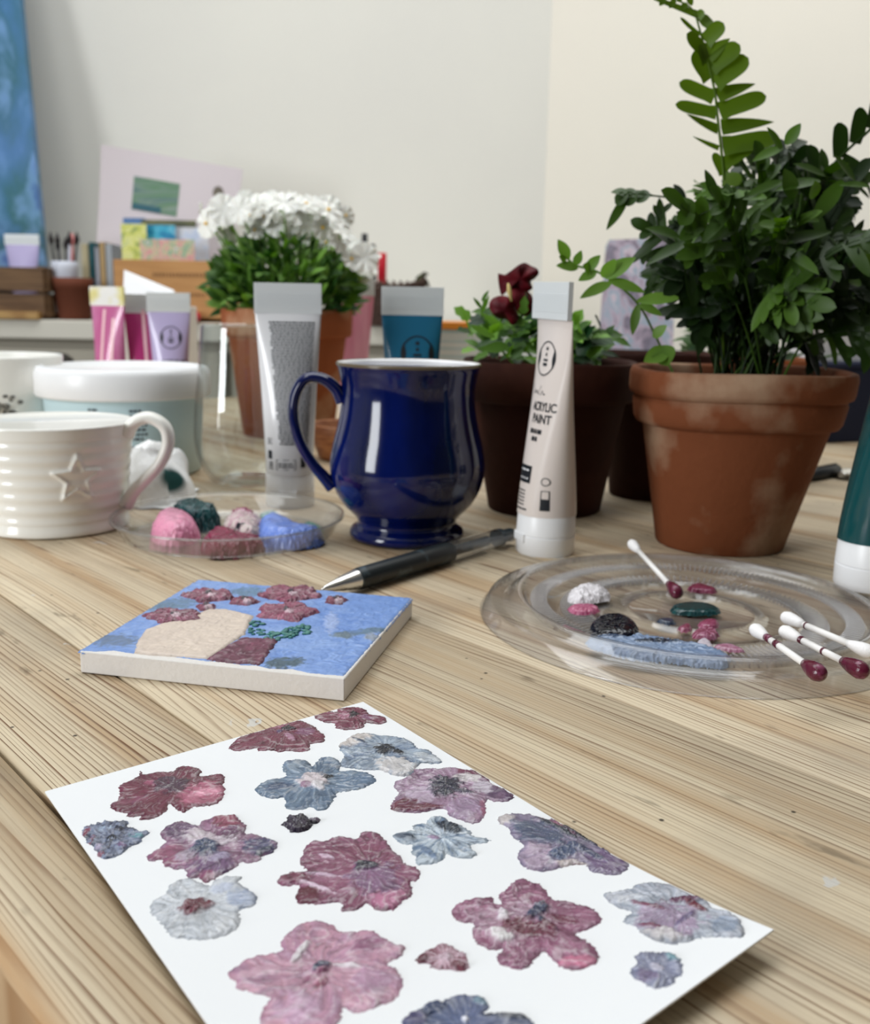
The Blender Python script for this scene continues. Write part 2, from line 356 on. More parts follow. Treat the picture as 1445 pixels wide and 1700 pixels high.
    bp = N('ShaderNodeBump'); bp.inputs['Strength'].default_value = .35; bp.inputs['Distance'].default_value = .0004
    L(mth('SUBTRACT', mth('MULTIPLY', fib, .4), lf), bp.inputs['Height']); L(bp.outputs[0], b.inputs['Normal'])
    return m
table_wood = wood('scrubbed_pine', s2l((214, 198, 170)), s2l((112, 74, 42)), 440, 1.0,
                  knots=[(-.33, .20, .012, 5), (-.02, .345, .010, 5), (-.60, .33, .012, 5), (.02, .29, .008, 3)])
tb = thing('pine_table', 'scrubbed pine table with grooved planks carrying all the pots, cups and paintings', 'table', (0, 0, 0), math.atan2(-.751, .66))
edges = [.0515, .0842, .1362, .262, .385, .50, .63, .75, .88, 1.0, 1.12]
mb = MB(); pid = []
for i in range(len(edges)-1):
    g = .0006 if i == 0 else .00015; z1 = -.0012 if i == 0 else 0
    n0 = len(mb.v); y0, y1 = edges[i]+(g if i else 0), edges[i+1]-(.0006 if i == 0 else .00015)
    c = .0007 if i > 1 else .0016
    prof = [(y0, -.028), (y0, z1-c*.9), (y0+c*.35, z1-c*.3), (y0+c, z1), (y1-c, z1), (y1-c*.35, z1-c*.3), (y1, z1-c*.9), (y1, -.028)]
    k = len(prof); vs = [(x, y, z) for x in (-1.25, .75) for y, z in prof]
    mb.add(vs, [(j, (j+1) % k, k+(j+1) % k, k+j) for j in range(k)]+[tuple(range(k-1, -1, -1)), tuple(range(k, 2*k))])
    pid += [i*1.37+.5]*(len(mb.v)-n0)
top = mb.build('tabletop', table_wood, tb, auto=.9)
at = top.data.attributes.new('pid', 'FLOAT', 'POINT'); at.data.foreach_set('value', pid)
for nm, bx in (('apron', (-1.15, .65, .10, .12)), ('apron', (-1.15, .65, 1.04, 1.06)), ('apron', (-1.17, -1.15, .10, 1.06)), ('apron', (.65, .67, .10, 1.06))):
    MB().box(*bx, -.13, -.028).build(nm, table_wood, tb, smooth=False)
for sx, sy in ((-1.17, .095), (.60, .095), (-1.17, .995), (.60, .995)):
    MB().box(sx, sx+.07, sy, sy+.07, FL, -.13).build('leg', table_wood, tb, smooth=False, bevel=.004)
# ------------------------------------------------------------------ the card of painted flowers
cL, cT, cR = G(75, 1320), G(603, 1170), G(1285, 1543)
cU = (cT-cL); cV = (cR-cT); cLen = cV.length; cWid = cU.length
def card_z(x, y):
    p = Vector((x, y, 0))-cL; s = p.dot(cV)/cLen/cLen; u = p.dot(cU)/cWid/cWid
    return .0011+.0045*max(0, (s-.72)/.28)**1.6*(.35+.65*max(0, min(1, u)))
def GC(px, py):
    z = .001
    for _ in range(4):
        p = G(px, py, z); z = card_z(p.x, p.y)
    return p
card = thing('flower_study_card', 'white card covered with thickly painted flower studies in the foreground', 'painting', (0, 0, 0))
mb = MB(); n1, n2 = 48, 24
cRr = GC(1285, 1543); cRr.z = 0; cV2 = cRr-cT
for layer in (0, 1):
    for i in range(n1+1):
        for j in range(n2+1):
            p = cL+cU*(j/n2)+cV2*(i/n1); mb.v.append((p.x, p.y, card_z(p.x, p.y)-(0 if layer else .0005)))
Q = (n1+1)*(n2+1); q = lambda i, j, l: l*Q+i*(n2+1)+j
for i in range(n1):
    for j in range(n2):
        mb.f += [(q(i, j, 1), q(i+1, j, 1), q(i+1, j+1, 1), q(i, j+1, 1)), (q(i, j, 0), q(i, j+1, 0), q(i+1, j+1, 0), q(i+1, j, 0))]
for i in range(n1):
    mb.f += [(q(i, 0, 0), q(i+1, 0, 0), q(i+1, 0, 1), q(i, 0, 1)), (q(i, n2, 0), q(i, n2, 1), q(i+1, n2, 1), q(i+1, n2, 0))]
for j in range(n2):
    mb.f += [(q(0, j, 0), q(0, j, 1), q(0, j+1, 1), q(0, j+1, 0)), (q(n1, j, 0), q(n1, j+1, 0), q(n1, j+1, 1), q(n1, j, 1))]
mb.mi = [0]*len(mb.f); mb.build('card_sheet', paper, card, auto=1.0)

Z4, Z5, Z6, Z7 = (60, 1150, 2.89), (400, 1160, 2.89), (700, 1280, 2.408), (300, 1450, 2.223)
BUR, BUR2, MAU, PNK = (112, 42, 66), (146, 70, 98), (140, 84, 120), (196, 110, 142)
SLT, SLT2, STL, CRM, BLK, PUR, LIL, PGR = (70, 92, 124), (124, 148, 172), (92, 122, 154), (212, 200, 200), (26, 28, 42), (98, 78, 116), (178, 150, 178), (184, 190, 202)
def flower(z, pts, cen, base, alt, patches, parent=card, proj=GC, m=paint_mat, scale_h=1.0, label=None, **k):
    ox, oy, s = z
    w = lambda x, y: proj(ox+x/s, oy+y/s)
    poly = cr([w(*p) for p in pts], 4, True); c = w(*cen); pp = []
    for (cx, cy, a, b, rt, colr, lift) in patches:
        o = w(cx, cy); ca, sa = math.cos(math.radians(rt)), math.sin(math.radians(rt))
        A = w(cx+a*ca, cy+a*sa)-o; B = w(cx-b*sa, cy+b*ca)-o; A.z = 0; B.z = 0
        pp.append((o.x, o.y, A.length*1.15, B.length*1.15, math.atan2(A.y, A.x), s2l(colr), lift))
    zf = k.pop('zf', None) or card_z
    def ds(c3):
        g = sum(c3)/3; return tuple((v*.84+g*.16)*(.86 if max(c3) < .5 else 1) for v in c3)
    pp = [(a1, a2, a3, a4, a5, ds(a6), a7) for a1, a2, a3, a4, a5, a6, a7 in pp]
    if parent == card: k['clip'] = [(p.x, p.y) for p in (cL, cT, cT+cV2, cL+cV2)]
    o = relief('painted_flower', poly, (c.x, c.y), ds(s2l(base)), ds(s2l(alt)), pp, m, parent, zf=zf, **k)
    if label: o['label'] = label
    return o
flower(Z5, [(352,85),(372,62),(420,58),(455,65),(470,48),(520,40),(570,42),(600,55),(618,75),(650,80),(690,90),(698,108),(680,120),(640,122),(600,118),(585,140),(540,150),(490,150),(455,140),(450,120),(410,115),(375,105)],
       (540, 82), BUR2, BUR, [(540,82,26,12,0,BLK,.0004),(500,85,26,16,0,(170,100,130),.0002),(600,95,30,10,20,MAU,.0002)], seed=1, label='small burgundy flower at the far corner of the card')
flower(Z4, [(923,268),(945,240),(975,215),(1000,180),(990,165),(1035,140),(1090,135),(1140,128),(1190,130),(1230,128),(1290,140),(1330,160),(1355,180),(1385,205),(1380,235),(1340,242),(1315,250),(1310,275),(1270,285),(1210,280),(1165,285),(1120,278),(1070,280),(1060,265),(1010,275),(960,280)],
       (1205, 180), (132,58,84), BUR, [(1210,178,30,12,0,BLK,.0005),(1168,194,16,8,0,PUR,.0003),(1150,160,60,20,0,(156,88,112),.0001),(1220,215,26,10,40,(176,120,150),.0003),(1290,190,40,20,10,MAU,.0001)], seed=2, label='burgundy flower with a dark eye near the far edge')
flower(Z4, [(355,545),(385,520),(400,490),(395,470),(410,440),(450,425),(485,400),(500,375),(515,380),(520,392),(590,380),(660,380),(680,360),(720,352),(775,360),(795,375),(790,400),(830,395),(880,390),(908,405),(900,435),(905,460),(900,500),(870,530),(810,545),(740,552),(715,580),(680,565),(640,535),(630,560),(590,595),(540,610),(495,610),(510,590),(450,600),(430,592),(440,580),(385,570)],
       (650, 460), BUR, (128,52,80), [(800,490,120,52,-10,(186,96,128),.0001),(820,485,80,14,-10,(208,132,158),.0001),(550,438,32,14,0,(176,84,120),.0001),(645,445,70,38,20,(84,54,78),.0002),(470,520,60,14,-10,(146,74,104),0)], seed=3, label='burgundy flower with one pink petal')
flower(Z5, [(62,435),(90,410),(140,388),(215,372),(200,340),(205,305),(240,293),(290,292),(325,305),(345,325),(365,300),(385,282),(430,278),(460,290),(480,315),(475,345),(540,345),(600,352),(640,375),(648,395),(620,415),(570,435),(500,445),(465,455),(440,500),(415,530),(370,537),(340,522),(300,530),(250,535),(215,520),(215,490),(200,475),(150,480),(100,465),(75,450)],
       (355, 395), (84,110,142), (126,150,176), [(345,395,62,32,10,(204,190,196),.0004),(370,420,30,16,40,(214,208,214),.0004),(310,420,18,22,60,(150,110,140),.0002),(180,428,80,18,-5,(64,84,122),.0001),(420,384,26,8,-20,BLK,.0002),(260,325,40,18,0,(140,162,186),.0001),(560,395,70,18,0,(96,124,156),0)], seed=4, label='steel blue flower with a cream middle')
flower(Z5, [(470,225),(500,205),(530,180),(580,168),(630,170),(680,178),(740,180),(800,195),(830,215),(850,240),(900,245),(930,270),(965,305),(930,312),(870,310),(840,335),(825,365),(790,375),(740,370),(700,355),(665,340),(620,345),(560,338),(490,330),(480,300),(495,270),(475,245)],
       (700, 250), (104,126,158), (158,174,192), [(550,195,80,24,-20,(210,200,196),.0002),(745,330,85,42,20,(208,204,206),.0003),(890,285,66,20,20,(186,194,204),.0001),(690,250,48,26,0,BLK,.0006),(755,262,22,12,30,BLK,.0004),(570,210,40,6,20,(62,84,120),.0001)], seed=5, label='pale blue and cream flower with a black eye')
flower(Z5, [(718,520),(740,480),(760,450),(735,425),(750,395),(800,375),(820,345),(870,335),(950,335),(1020,330),(1070,340),(1140,345),(1200,365),(1200,400),(1230,420),(1280,445),(1312,465),(1290,490),(1220,495),(1180,490),(1175,550),(1150,590),(1110,600),(1060,585),(1010,565),(980,530),(940,530),(880,545),(800,548),(745,542)],
       (985, 425), (152,112,144), (180,150,178), [(780,515,80,30,-20,(116,42,68),.0002),(880,528,80,14,-8,(122,50,76),.0002),(1245,455,70,36,20,(96,66,104),.0001),(1130,368,90,20,10,(120,58,88),.0001),(1165,530,18,44,0,(176,104,138),0),(1085,385,70,20,5,(200,192,196),.0002),(1160,430,52,32,20,(192,180,196),.0002),(870,465,80,36,-10,(186,164,188),.0002),(1075,530,72,52,10,(168,138,172),.0003),(985,425,85,48,10,(40,42,66),.0005),(1085,455,30,12,0,(60,48,80),.0003)], seed=6, label='mauve flower with burgundy edges and a dark middle')
flower(Z5, [(735,655),(770,642),(830,635),(820,615),(850,600),(890,605),(900,575),(930,565),(980,570),(1010,595),(1060,610),(1100,635),(1110,660),(1160,670),(1205,678),(1180,690),(1110,705),(1110,725),(1132,748),(1100,765),(1050,768),(1010,755),(985,740),(980,770),(940,790),(880,798),(848,795),(840,760),(815,735),(825,705),(780,700),(750,680)],
       (970, 670), (96,124,158), (176,190,204), [(1000,622,66,26,25,(36,48,66),.0004),(790,668,60,12,10,(52,70,96),.0002),(900,740,22,44,-20,(110,136,172),.0002),(930,672,30,12,0,(150,120,160),.0002)], seed=7, streak=1.6, ridge=.0004, label='streaky steel blue flower with pointed petals')
flower(Z5, [(193,603),(225,585),(220,570),(260,560),(310,558),(335,580),(365,578),(385,578),(365,600),(345,602),(330,625),(290,640),(240,642),(225,622),(205,615)],
       (280, 600), (30,26,42), (74,58,84), [(355,588,22,8,0,(120,100,124),.0002)], seed=8, m=paint_gloss, ridge=.0005, hmax=.001, label='tiny glossy black bud')
flower(Z5, [(172,870),(200,850),(250,832),(315,825),(290,800),(285,775),(300,745),(315,705),(350,680),(400,685),(440,668),(500,660),(560,672),(575,645),(620,635),(665,650),(690,675),(720,720),(765,755),(780,790),(840,810),(865,845),(850,870),(815,880),(825,905),(820,945),(775,975),(740,1010),(690,1020),(640,1010),(600,985),(565,1012),(520,1022),(485,1018),(490,985),(440,980),(380,988),(320,985),(275,985),(265,950),(275,915),(270,895),(220,900),(185,892)],
       (610, 815), (134,66,98), (156,88,124), [(310,945,64,50,10,(104,34,56),.0002),(250,865,80,26,0,(128,56,86),.0002),(720,960,90,46,-10,(186,110,148),.0002),(640,870,120,80,10,(138,96,136),.0002),(410,765,36,9,15,(206,178,200),.0003),(370,910,80,10,20,(206,178,200),.0003),(400,852,90,7,5,(196,164,190),.0003),(600,812,58,26,5,(30,34,54),.0006),(640,760,12,30,30,(90,60,100),.0002),(560,745,160,40,5,(138,68,100),.0001)], seed=9, label='large mauve pink flower with a dark eye in the middle of the card')
flower(Z4, [(215,670),(240,640),(280,632),(330,618),(400,615),(440,625),(430,640),(475,650),(490,665),(548,668),(520,690),(505,715),(470,735),(440,745),(430,765),(390,785),(340,798),(300,790),(290,765),(275,740),(245,720),(240,700)],
       (370, 705), (62,66,96), (134,146,176), [(360,712,30,16,0,BLK,.0004),(232,680,18,22,0,(150,66,98),.0002),(262,715,14,18,0,(140,58,92),.0002),(310,780,20,12,0,(150,80,110),.0002),(480,690,34,12,0,(100,156,170),.0002),(410,740,30,12,0,(130,100,144),.0003),(330,660,30,12,0,(150,170,196),.0003),(390,660,26,10,0,(40,42,66),.0003),(300,745,24,12,0,(170,160,190),.0003)], seed=10, speck=.32, ridge=.0006, label='dabbed blue purple berry cluster at the left edge')
flower(Z4, [(532,785),(560,765),(600,735),(625,712),(598,690),(605,665),(640,635),(680,620),(730,622),(775,640),(800,615),(850,600),(910,590),(960,590),(985,620),(1010,640),(1000,675),(1050,680),(1110,700),(1158,718),(1150,745),(1130,770),(1080,788),(1075,800),(1030,820),(980,815),(950,845),(900,870),(850,895),(815,915),(780,890),(730,885),(715,850),(665,850),(620,830),(600,805),(550,808)],
       (820, 750), (148,94,132), (164,124,154), [(690,665,90,42,10,(112,78,116),.0002),(640,785,100,50,-10,(160,86,122),.0001),(1075,742,92,40,5,(88,86,126),.0002),(1090,768,50,12,-20,(44,56,80),.0002),(925,625,75,38,20,(144,64,92),.0002),(930,690,40,60,10,(108,62,100),.0002),(850,830,110,52,-10,(124,86,132),.0002),(815,890,40,26,0,(160,84,120),0),(775,700,56,34,30,(200,184,196),.0004),(862,722,90,24,-5,(196,180,194),.0004),(735,775,30,46,20,(180,160,184),.0003),(880,790,50,22,-20,(170,156,190),.0002),(815,758,62,36,-10,(46,66,104),.0006)], seed=11, label='mauve flower with a slate blue middle and one dark petal')
flower(Z4, [(548,1030),(570,990),(625,965),(640,925),(690,900),(740,890),(790,915),(840,925),(860,900),(920,880),(985,885),(975,910),(1010,935),(1045,960),(1060,990),(1040,1025),(990,1038),(975,1060),(978,1110),(940,1150),(880,1175),(800,1190),(720,1185),(650,1170),(620,1130),(580,1090),(550,1060)],
       (770, 1030), (180,186,196), (198,202,210), [(1000,985,70,48,10,(152,164,190),.0001),(765,1030,80,34,-10,(118,40,62),.0006),(740,1055,40,20,-40,(122,44,66),.0005),(900,940,60,24,-20,(176,184,204),.0001)], seed=12, label='pale grey flower with a burgundy middle')
flower(Z7, [(172,375),(200,345),(240,320),(300,300),(370,285),(370,255),(400,215),(450,185),(500,175),(560,190),(590,215),(640,215),(700,210),(745,235),(790,258),(828,275),(810,310),(765,335),(800,355),(818,400),(805,450),(780,475),(720,495),(660,515),(600,500),(590,540),(560,580),(500,620),(400,625),(330,610),(295,560),(300,510),(330,460),(270,440),(210,425),(205,400)],
       (525, 355), (196,140,164), (178,128,162), [(525,358,32,20,-30,(38,56,92),.0008),(440,300,14,46,15,(214,206,212),.0005),(500,385,60,12,-30,(150,80,116),.0002),(515,415,18,30,10,(140,60,90),.0003),(690,270,70,22,-5,(158,96,134),.0001),(700,400,80,50,10,(186,140,172),.0002),(430,500,80,60,0,(190,146,178),.0002),(600,345,60,8,5,(214,200,210),.0003),(300,365,90,20,-8,(204,156,180),.0001)], seed=13, swirl=.4, label='large pale pink flower at the near side')
flower(Z7, [(868,310),(900,290),(940,270),(970,258),(1000,272),(1050,295),(1060,320),(1068,350),(1040,365),(990,355),(940,355),(910,335),(875,335)],
       (975, 320), (136,52,80), (196,160,176), [(975,322,26,14,0,(200,170,186),.0003),(890,318,24,14,0,(108,30,54),.0003),(1030,345,30,14,0,(112,34,58),.0003)], seed=14, ridge=.0007, streak=1.6, label='tiny burgundy and cream blossom')
flower(Z6, [(122,560),(150,530),(200,510),(280,503),(290,530),(320,530),(310,500),(340,470),(390,432),(440,440),(490,465),(520,510),(600,525),(670,545),(715,575),(712,610),(660,635),(620,655),(660,680),(705,720),(705,760),(670,785),(620,798),(560,785),(520,750),(495,725),(470,740),(440,775),(400,795),(350,785),(310,770),(305,735),(330,712),(270,715),(225,690),(200,655),(215,610),(160,610),(130,590)],
       (465, 580), (146,80,116), (170,108,142), [(625,768,70,22,-5,(190,100,136),.0001),(290,620,70,90,-20,(182,142,166),.0004),(430,575,100,44,10,(180,140,166),.0003),(325,600,26,26,0,(212,204,212),.0006),(320,672,44,20,35,(214,210,212),.0006),(465,572,44,26,-40,(52,64,100),.0008),(500,620,16,36,-30,(50,60,92),.0004),(430,640,130,36,5,(112,38,66),.0003),(560,600,60,18,10,(120,48,80),.0003)], seed=15, ridge=.00035, label='mauve five petalled flower with a mottled cream middle')
flower(Z6, [(725,490),(790,480),(835,470),(870,448),(930,445),(1000,455),(1060,480),(1130,510),(1165,550),(1220,560),(1270,590),(1290,630),(1285,660),(1230,668),(1160,665),(1110,670),(1050,688),(980,692),(930,675),(880,650),(860,620),(815,610),(812,580),(840,565),(780,545),(745,520)],
       (1010, 560), (158,168,186), (180,184,198), [(990,600,130,62,10,(168,144,176),.0002),(1050,522,80,12,-5,(104,50,88),.0005),(900,545,80,9,15,(130,60,92),.0004),(920,628,66,9,8,(130,60,96),.0004),(1090,545,50,10,25,(116,34,60),.0004),(1050,600,12,40,20,(100,80,130),.0003),(970,658,80,22,5,(202,196,200),.0004),(1220,620,60,30,20,(140,156,182),.0001)], seed=16, ridge=.0004, label='grey lilac flower with burgundy strokes by the right corner')
flower(Z6, [(835,790),(860,765),(850,740),(890,722),(940,725),(990,728),(1030,755),(1050,790),(1045,815),(1020,830),(1010,855),(960,865),(920,868),(880,845),(845,825)],
       (945, 790), (118,124,160), (156,160,186), [(1010,750,36,16,20,(110,160,176),.0003),(900,820,50,24,0,(128,112,152),.0002),(940,790,26,16,0,(184,180,200),.0003)], seed=17, ridge=.0005, speck=.12, label='small lilac blue dabbed blossom')
flower(Z7, [(815,556),(850,520),(890,495),(940,468),(970,475),(1010,450),(1070,448),(1120,458),(1140,490),(1120,522),(1180,515),(1250,520),(1300,545),(1300,620),(1200,680),(1000,700),(850,660)],
       (1050, 600), (70,86,128), (104,114,152), [(1200,530,100,16,5,(40,50,74),.0003),(930,500,70,20,-30,(56,72,112),.0003),(860,540,40,30,-20,(76,70,120),.0003),(1050,545,12,10,0,(214,214,224),.0004),(1110,470,30,20,20,(120,150,170),.0002)], seed=18, label='dark slate blue flower cut off by the near edge of the photo')
flower((694, 1286, 2.408), [(320,175),(350,158),(400,155),(450,160),(520,178),(545,168),(600,178),(650,205),(720,235),(780,265),(830,300),(875,335),(850,350),(840,375),(800,402),(740,398),(690,385),(670,360),(600,365),(560,378),(510,388),(450,380),(405,350),(400,315),(425,285),(380,250),(360,215),(330,200)],
       (610, 265), (126,114,148), (150,136,166), [(350,180,44,24,10,(198,188,190),.0003),(610,210,120,34,22,(150,84,118),.0001),(480,335,86,52,10,(180,156,184),.0004),(480,235,110,40,20,(76,90,124),.0002),(760,350,90,44,15,(110,84,128),.0001),(590,310,60,26,-30,(70,88,128),.0003),(610,360,66,14,0,(204,190,190),.0002),(560,222,100,9,28,(32,44,66),.0005),(720,278,150,13,22,(26,38,58),.0006),(690,320,16,50,-25,(58,66,104),.0003),(640,365,20,5,0,(120,40,60),.0002)], seed=19, label='plum and slate flower with a long dark stroke at the right edge')

# ------------------------------------------------------------------ the small painted board
TZ = .0085
t0, t1, t2, t3 = G(132, 1081, TZ), G(572, 1127, TZ), G(685, 993, TZ), G(330, 962, TZ)
tile = thing('painted_board', 'small square white board painted with a cream vase and burgundy flowers on blue', 'painting', (0, 0, 0))
mb = MB(); cs = [t0, t1, t2, t3]
mb.add([(p.x, p.y, z) for z in (.0003, TZ) for p in cs], [(3, 2, 1, 0), (4, 5, 6, 7)]+[(i, (i+1) % 4, 4+(i+1) % 4, 4+i) for i in range(4)])
mb.build('board', mat('gesso_board', s2l((226, 222, 218)), .8, bump=(500, .5, .0004)), tile, smooth=False, bevel=.0006)
GT = lambda px, py: G(px, py, TZ); tz = lambda x, y: TZ
Z2 = (110, 930, 2.408)
def patch(pts, base, alt, name='paint_layer', z=Z2, cen=None, dz=0, pat=(), **k):
    ox, oy, s = z; w = lambda x, y: GT(ox+x/s, oy+y/s)
    c = w(*(cen or pts[0])); pp = []
    for (cx, cy, a, b, rt, colr, lift) in pat:
        o = w(cx, cy); ca, sa = math.cos(math.radians(rt)), math.sin(math.radians(rt))
        A = w(cx+a*ca, cy+a*sa)-o; B = w(cx-b*sa, cy+b*ca)-o
        pp.append((o.x, o.y, A.length*1.15, B.length*1.15, math.atan2(A.y, A.x), s2l(colr), lift))
    return relief(name, [w(*p) for p in pts], (c.x, c.y), s2l(base), s2l(alt), pp, k.pop('m', board_paint), tile, zf=lambda x, y: TZ+dz, **k)
patch([(54,362),(110,366),(190,362),(270,374),(420,386),(560,404),(640,408),(700,420),(760,422),(810,434),(900,436),(960,450),(1040,458),(1110,464),(1382,152),(530,78)], (112,146,210), (140,170,224), name='blue_background',
      hmax=.0002, res=.0004, seed=40, rag=.0003, mott=.12, pat=[(420,178,90,26,-12,(100,128,156),.0001),(730,128,70,20,0,(104,134,164),.0001),(190,322,80,24,10,(106,126,158),.0001),(1190,288,120,12,-6,(104,128,152),.0001),(1110,302,46,14,0,(112,128,140),.0001),(880,412,80,22,-4,(74,96,112),.0003),(1220,310,30,14,0,(150,160,176),.0001),(1060,250,30,40,0,(160,180,224),.0001),(1200,180,90,40,0,(122,154,214),.0001)])
patch([(274,372),(285,330),(320,280),(400,250),(500,225),(570,200),(640,200),(750,225),(735,250),(715,300),(680,320),(600,380),(562,398),(440,386),(330,380)], (222,206,192), (210,194,182), name='painted_vase', dz=.0003, hmax=.0005, res=.0004, seed=41, cen=(2000,300), rag=.0003, mott=.2)
patch([(562,400),(700,312),(850,320),(800,390),(775,420),(680,415)], (124,66,90), (92,40,62), name='painted_block', dz=.0003, hmax=.0006, res=.0004, seed=42, cen=(2000,200), ridge=.0004, mott=.6)
for i, (cx, cy, rx, ry, b_, a_) in enumerate([(570,145,95,24,(158,94,116),(120,56,80)),(712,168,54,15,(150,86,108),(112,48,70)),(895,138,115,30,(156,90,112),(112,48,72)),(1080,165,42,14,(140,70,90),(112,48,70)),
                                           (882,210,115,34,(160,92,116),(118,54,78)),(560,192,36,12,(160,100,120),(130,66,90)),(430,228,112,27,(112,48,70),(142,78,102))]):
    rr = random.Random(i); ph = rr.random()*6
    pts = [(cx+rx*(1+.13*math.sin(5*t+ph)+.07*math.sin(9*t+ph*2))*math.cos(t), cy+ry*(1+.13*math.sin(5*t+ph)+.07*math.sin(9*t+ph*2))*math.sin(t)) for t in [2*PI*k/30 for k in range(30)]]
    patch(pts, b_, a_, name='painted_flower', dz=.0005, hmax=.0009, res=.00035, seed=50+i, cen=(cx, cy), ridge=.0007, streak=1.3, pat=[(cx, cy-2, 14, 7, 0, (44,30,44), .0004), (cx+12, cy+8, 16, 7, 0, (206,180,190), .0005)])
rr = random.Random(5); mb = MB()
for k in range(95):
    cx = 735+235*rr.random(); base = 250 if cx < 800 else (300-40*(cx-800)/170); cy = base+rr.uniform(-4, 54 if cx < 800 else 36)
    if 800 < cx < 830 and cy < 280: continue
    p = GT(Z2[0]+cx/Z2[2], Z2[1]+cy/Z2[2]); r = rr.uniform(.0007, .0013); p.z += .0003; a = rr.random()*6
    mb.lathe([(1, 0), (.7, .5), (.01, .75)], 8, fn=lambda v, a_, r_, z_: Vector((p.x+v.x*r*1.3, p.y+v.y*r, p.z+v.z*.0009)))
mb.build('painted_sprig', mat('teal_paint', s2l((38, 104, 104)), .35, noise=(500, s2l((70, 130, 120)), .4, .6)), tile)

# ------------------------------------------------------------------ blue mug
def ell_handle(pts, w, t, name, m, parent, side=(0, 1, 0)):
    mb = MB(); p = cr(pts, 8); n = len(p)
    return mb.tube(p, [w*(1+.35*abs(2*i/(n-1)-1)**3) for i in range(n)], 16, flat=1, side=side) , p
mug = thing('blue_mug', 'glossy dark blue glazed mug with a curved handle and white inside', 'mug', (-.0165, .5625, 0))
blue_glaze = mat('cobalt_glaze', s2l((5, 22, 92)), .11, spec=.45, noise=(26, s2l((2, 8, 34)), .32, .68, (1, 1, .35)), coat=.2)
brown_edge = mat('brown_glaze_edge', s2l((96, 84, 66)), .25)
white_glaze = mat('white_glaze', s2l((236, 236, 238)), .15)
prof = cr([(.0300, .0005, 0), (.0325, .0012, 0), (.0338, .0035, 0), (.0325, .0065, 0), (.0290, .0095, 0), (.0305, .0135, 0), (.0375, .021, 0), (.0425, .030, 0), (.0450, .041, 0), (.0437, .053, 0), (.0405, .066, 0), (.0384, .078, 0), (.0382, .088, 0), (.0400, .0975, 0), (.0412, .1005, 0)], 4)
MB().lathe([(.001, .003), (.026, .002)]+[(p.x, p.y) for p in prof], 72).build('mug_body', blue_glaze, mug)
MB().lathe([(.0412, .1004), (.0415, .1013), (.0412, .1020), (.0408, .1023), (.0405, .1018), (.0408, .1006)], 72, cap=False).build('mug_rim', brown_edge, mug)
MB().lathe([(.0407, .1020), (.0398, .1020), (.0385, .0990), (.0372, .092), (.0365, .080), (.039, .062), (.042, .045), (.040, .028), (.030, .014), (.001, .010)], 64, cap=False).build('mug_lining', white_glaze, mug)
hp = cr([(-.0375, 0, .0800), (-.0415, 0, .0870), (-.0490, 0, .0925), (-.0580, 0, .0925), (-.0640, 0, .0840), (-.0655, 0, .0715), (-.0625, 0, .0580), (-.0560, 0, .0455), (-.0490, 0, .0370), (-.0435, 0, .0305)], 7)
mb = MB(); n = len(hp); seg = 16
for i, p in enumerate(hp):
    t = (hp[min(i+1, n-1)]-hp[max(i-1, 0)]).normalized(); nn = Vector((-t.z, 0, t.x)); wy = .0068-.0012*math.sin(PI*i/(n-1)); wt = .0031+.0012*abs(2*i/(n-1)-1)**4
    for k in range(seg):
        q_ = 2*PI*k/seg; mb.v.append(tuple(p+Vector((0, 1, 0))*wy*math.cos(q_)+nn*wt*math.sin(q_)))
mb.f = [(j*seg+i, j*seg+(i+1) % seg, (j+1)*seg+(i+1) % seg, (j+1)*seg+i) for j in range(n-1) for i in range(seg)]+[tuple(range(seg-1, -1, -1)), tuple((n-1)*seg+i for i in range(seg))]
mb.mi = [0]*len(mb.f); h = mb.build('handle', blue_glaze, mug)
mug.rotation_euler.z = math.radians(8)

# ------------------------------------------------------------------ white star cup
cup = thing('star_cup', 'white ridged cup with an embossed star, cut off by the left side of the photo', 'cup', (-.2285, .578, 0))
cream_glaze = mat('cream_glaze', s2l((243, 242, 236)), .14, spec=.5)
star = []
for k in range(10):
    a = PI/2+PI*k/5; r = .0135 if k % 2 == 0 else .0062; star.append((r*math.cos(a), r*math.sin(a)))
def starf(u, v):
    X_ = np.array([[u]]); Y_ = np.array([[v]]); d = sdist(X_, Y_, star)[0, 0]
    return .0011*math.exp(-(d/.0011)**2)+(.0004 if d > 0 else 0)
def cupr(z):
    b = .0405+.0065*min(1, max(0, z/.063))**1.2+(.0016*math.exp(-((z-.002)/.004)**2))
    return b+.0003*math.sin(z*2*PI/.0072)*(1 if .008 < z < .056 else 0)
cphi = math.radians(-53)
def cupfn(v, a, r, z):
    d = (a-cphi+PI) % (2*PI)-PI; u = d*.044; w = z-.0345
    if abs(u) < .018 and abs(w) < .018:
        k = starf(u, w); q_ = (r+k)/r; v = Vector((v.x*q_, v.y*q_, v.z))
    return v
zs = np.linspace(.001, .0615, 120)
MB().lathe([(.001, .002), (.036, .0005)]+[(cupr(z), z) for z in zs]+[(.0474, .0628), (.0466, .0636), (.0455, .0630)], 420, fn=cupfn).build('cup_body', cream_glaze, cup)
MB().lathe([(.0457, .0633), (.0448, .056), (.042, .03), (.038, .010), (.028, .006), (.001, .0055)], 64, cap=False).build('cup_lining', cream_glaze, cup)
hp = cr([(.0455, -.004, .0560), (.0500, -.004, .0630), (.0590, -.004, .0665), (.0680, -.004, .0615), (.0700, -.004, .0520), (.0650, -.004, .0400), (.0560, -.004, .0300), (.0480, -.004, .0215), (.0430, -.004, .0130)], 7)
mb = MB(); n = len(hp)
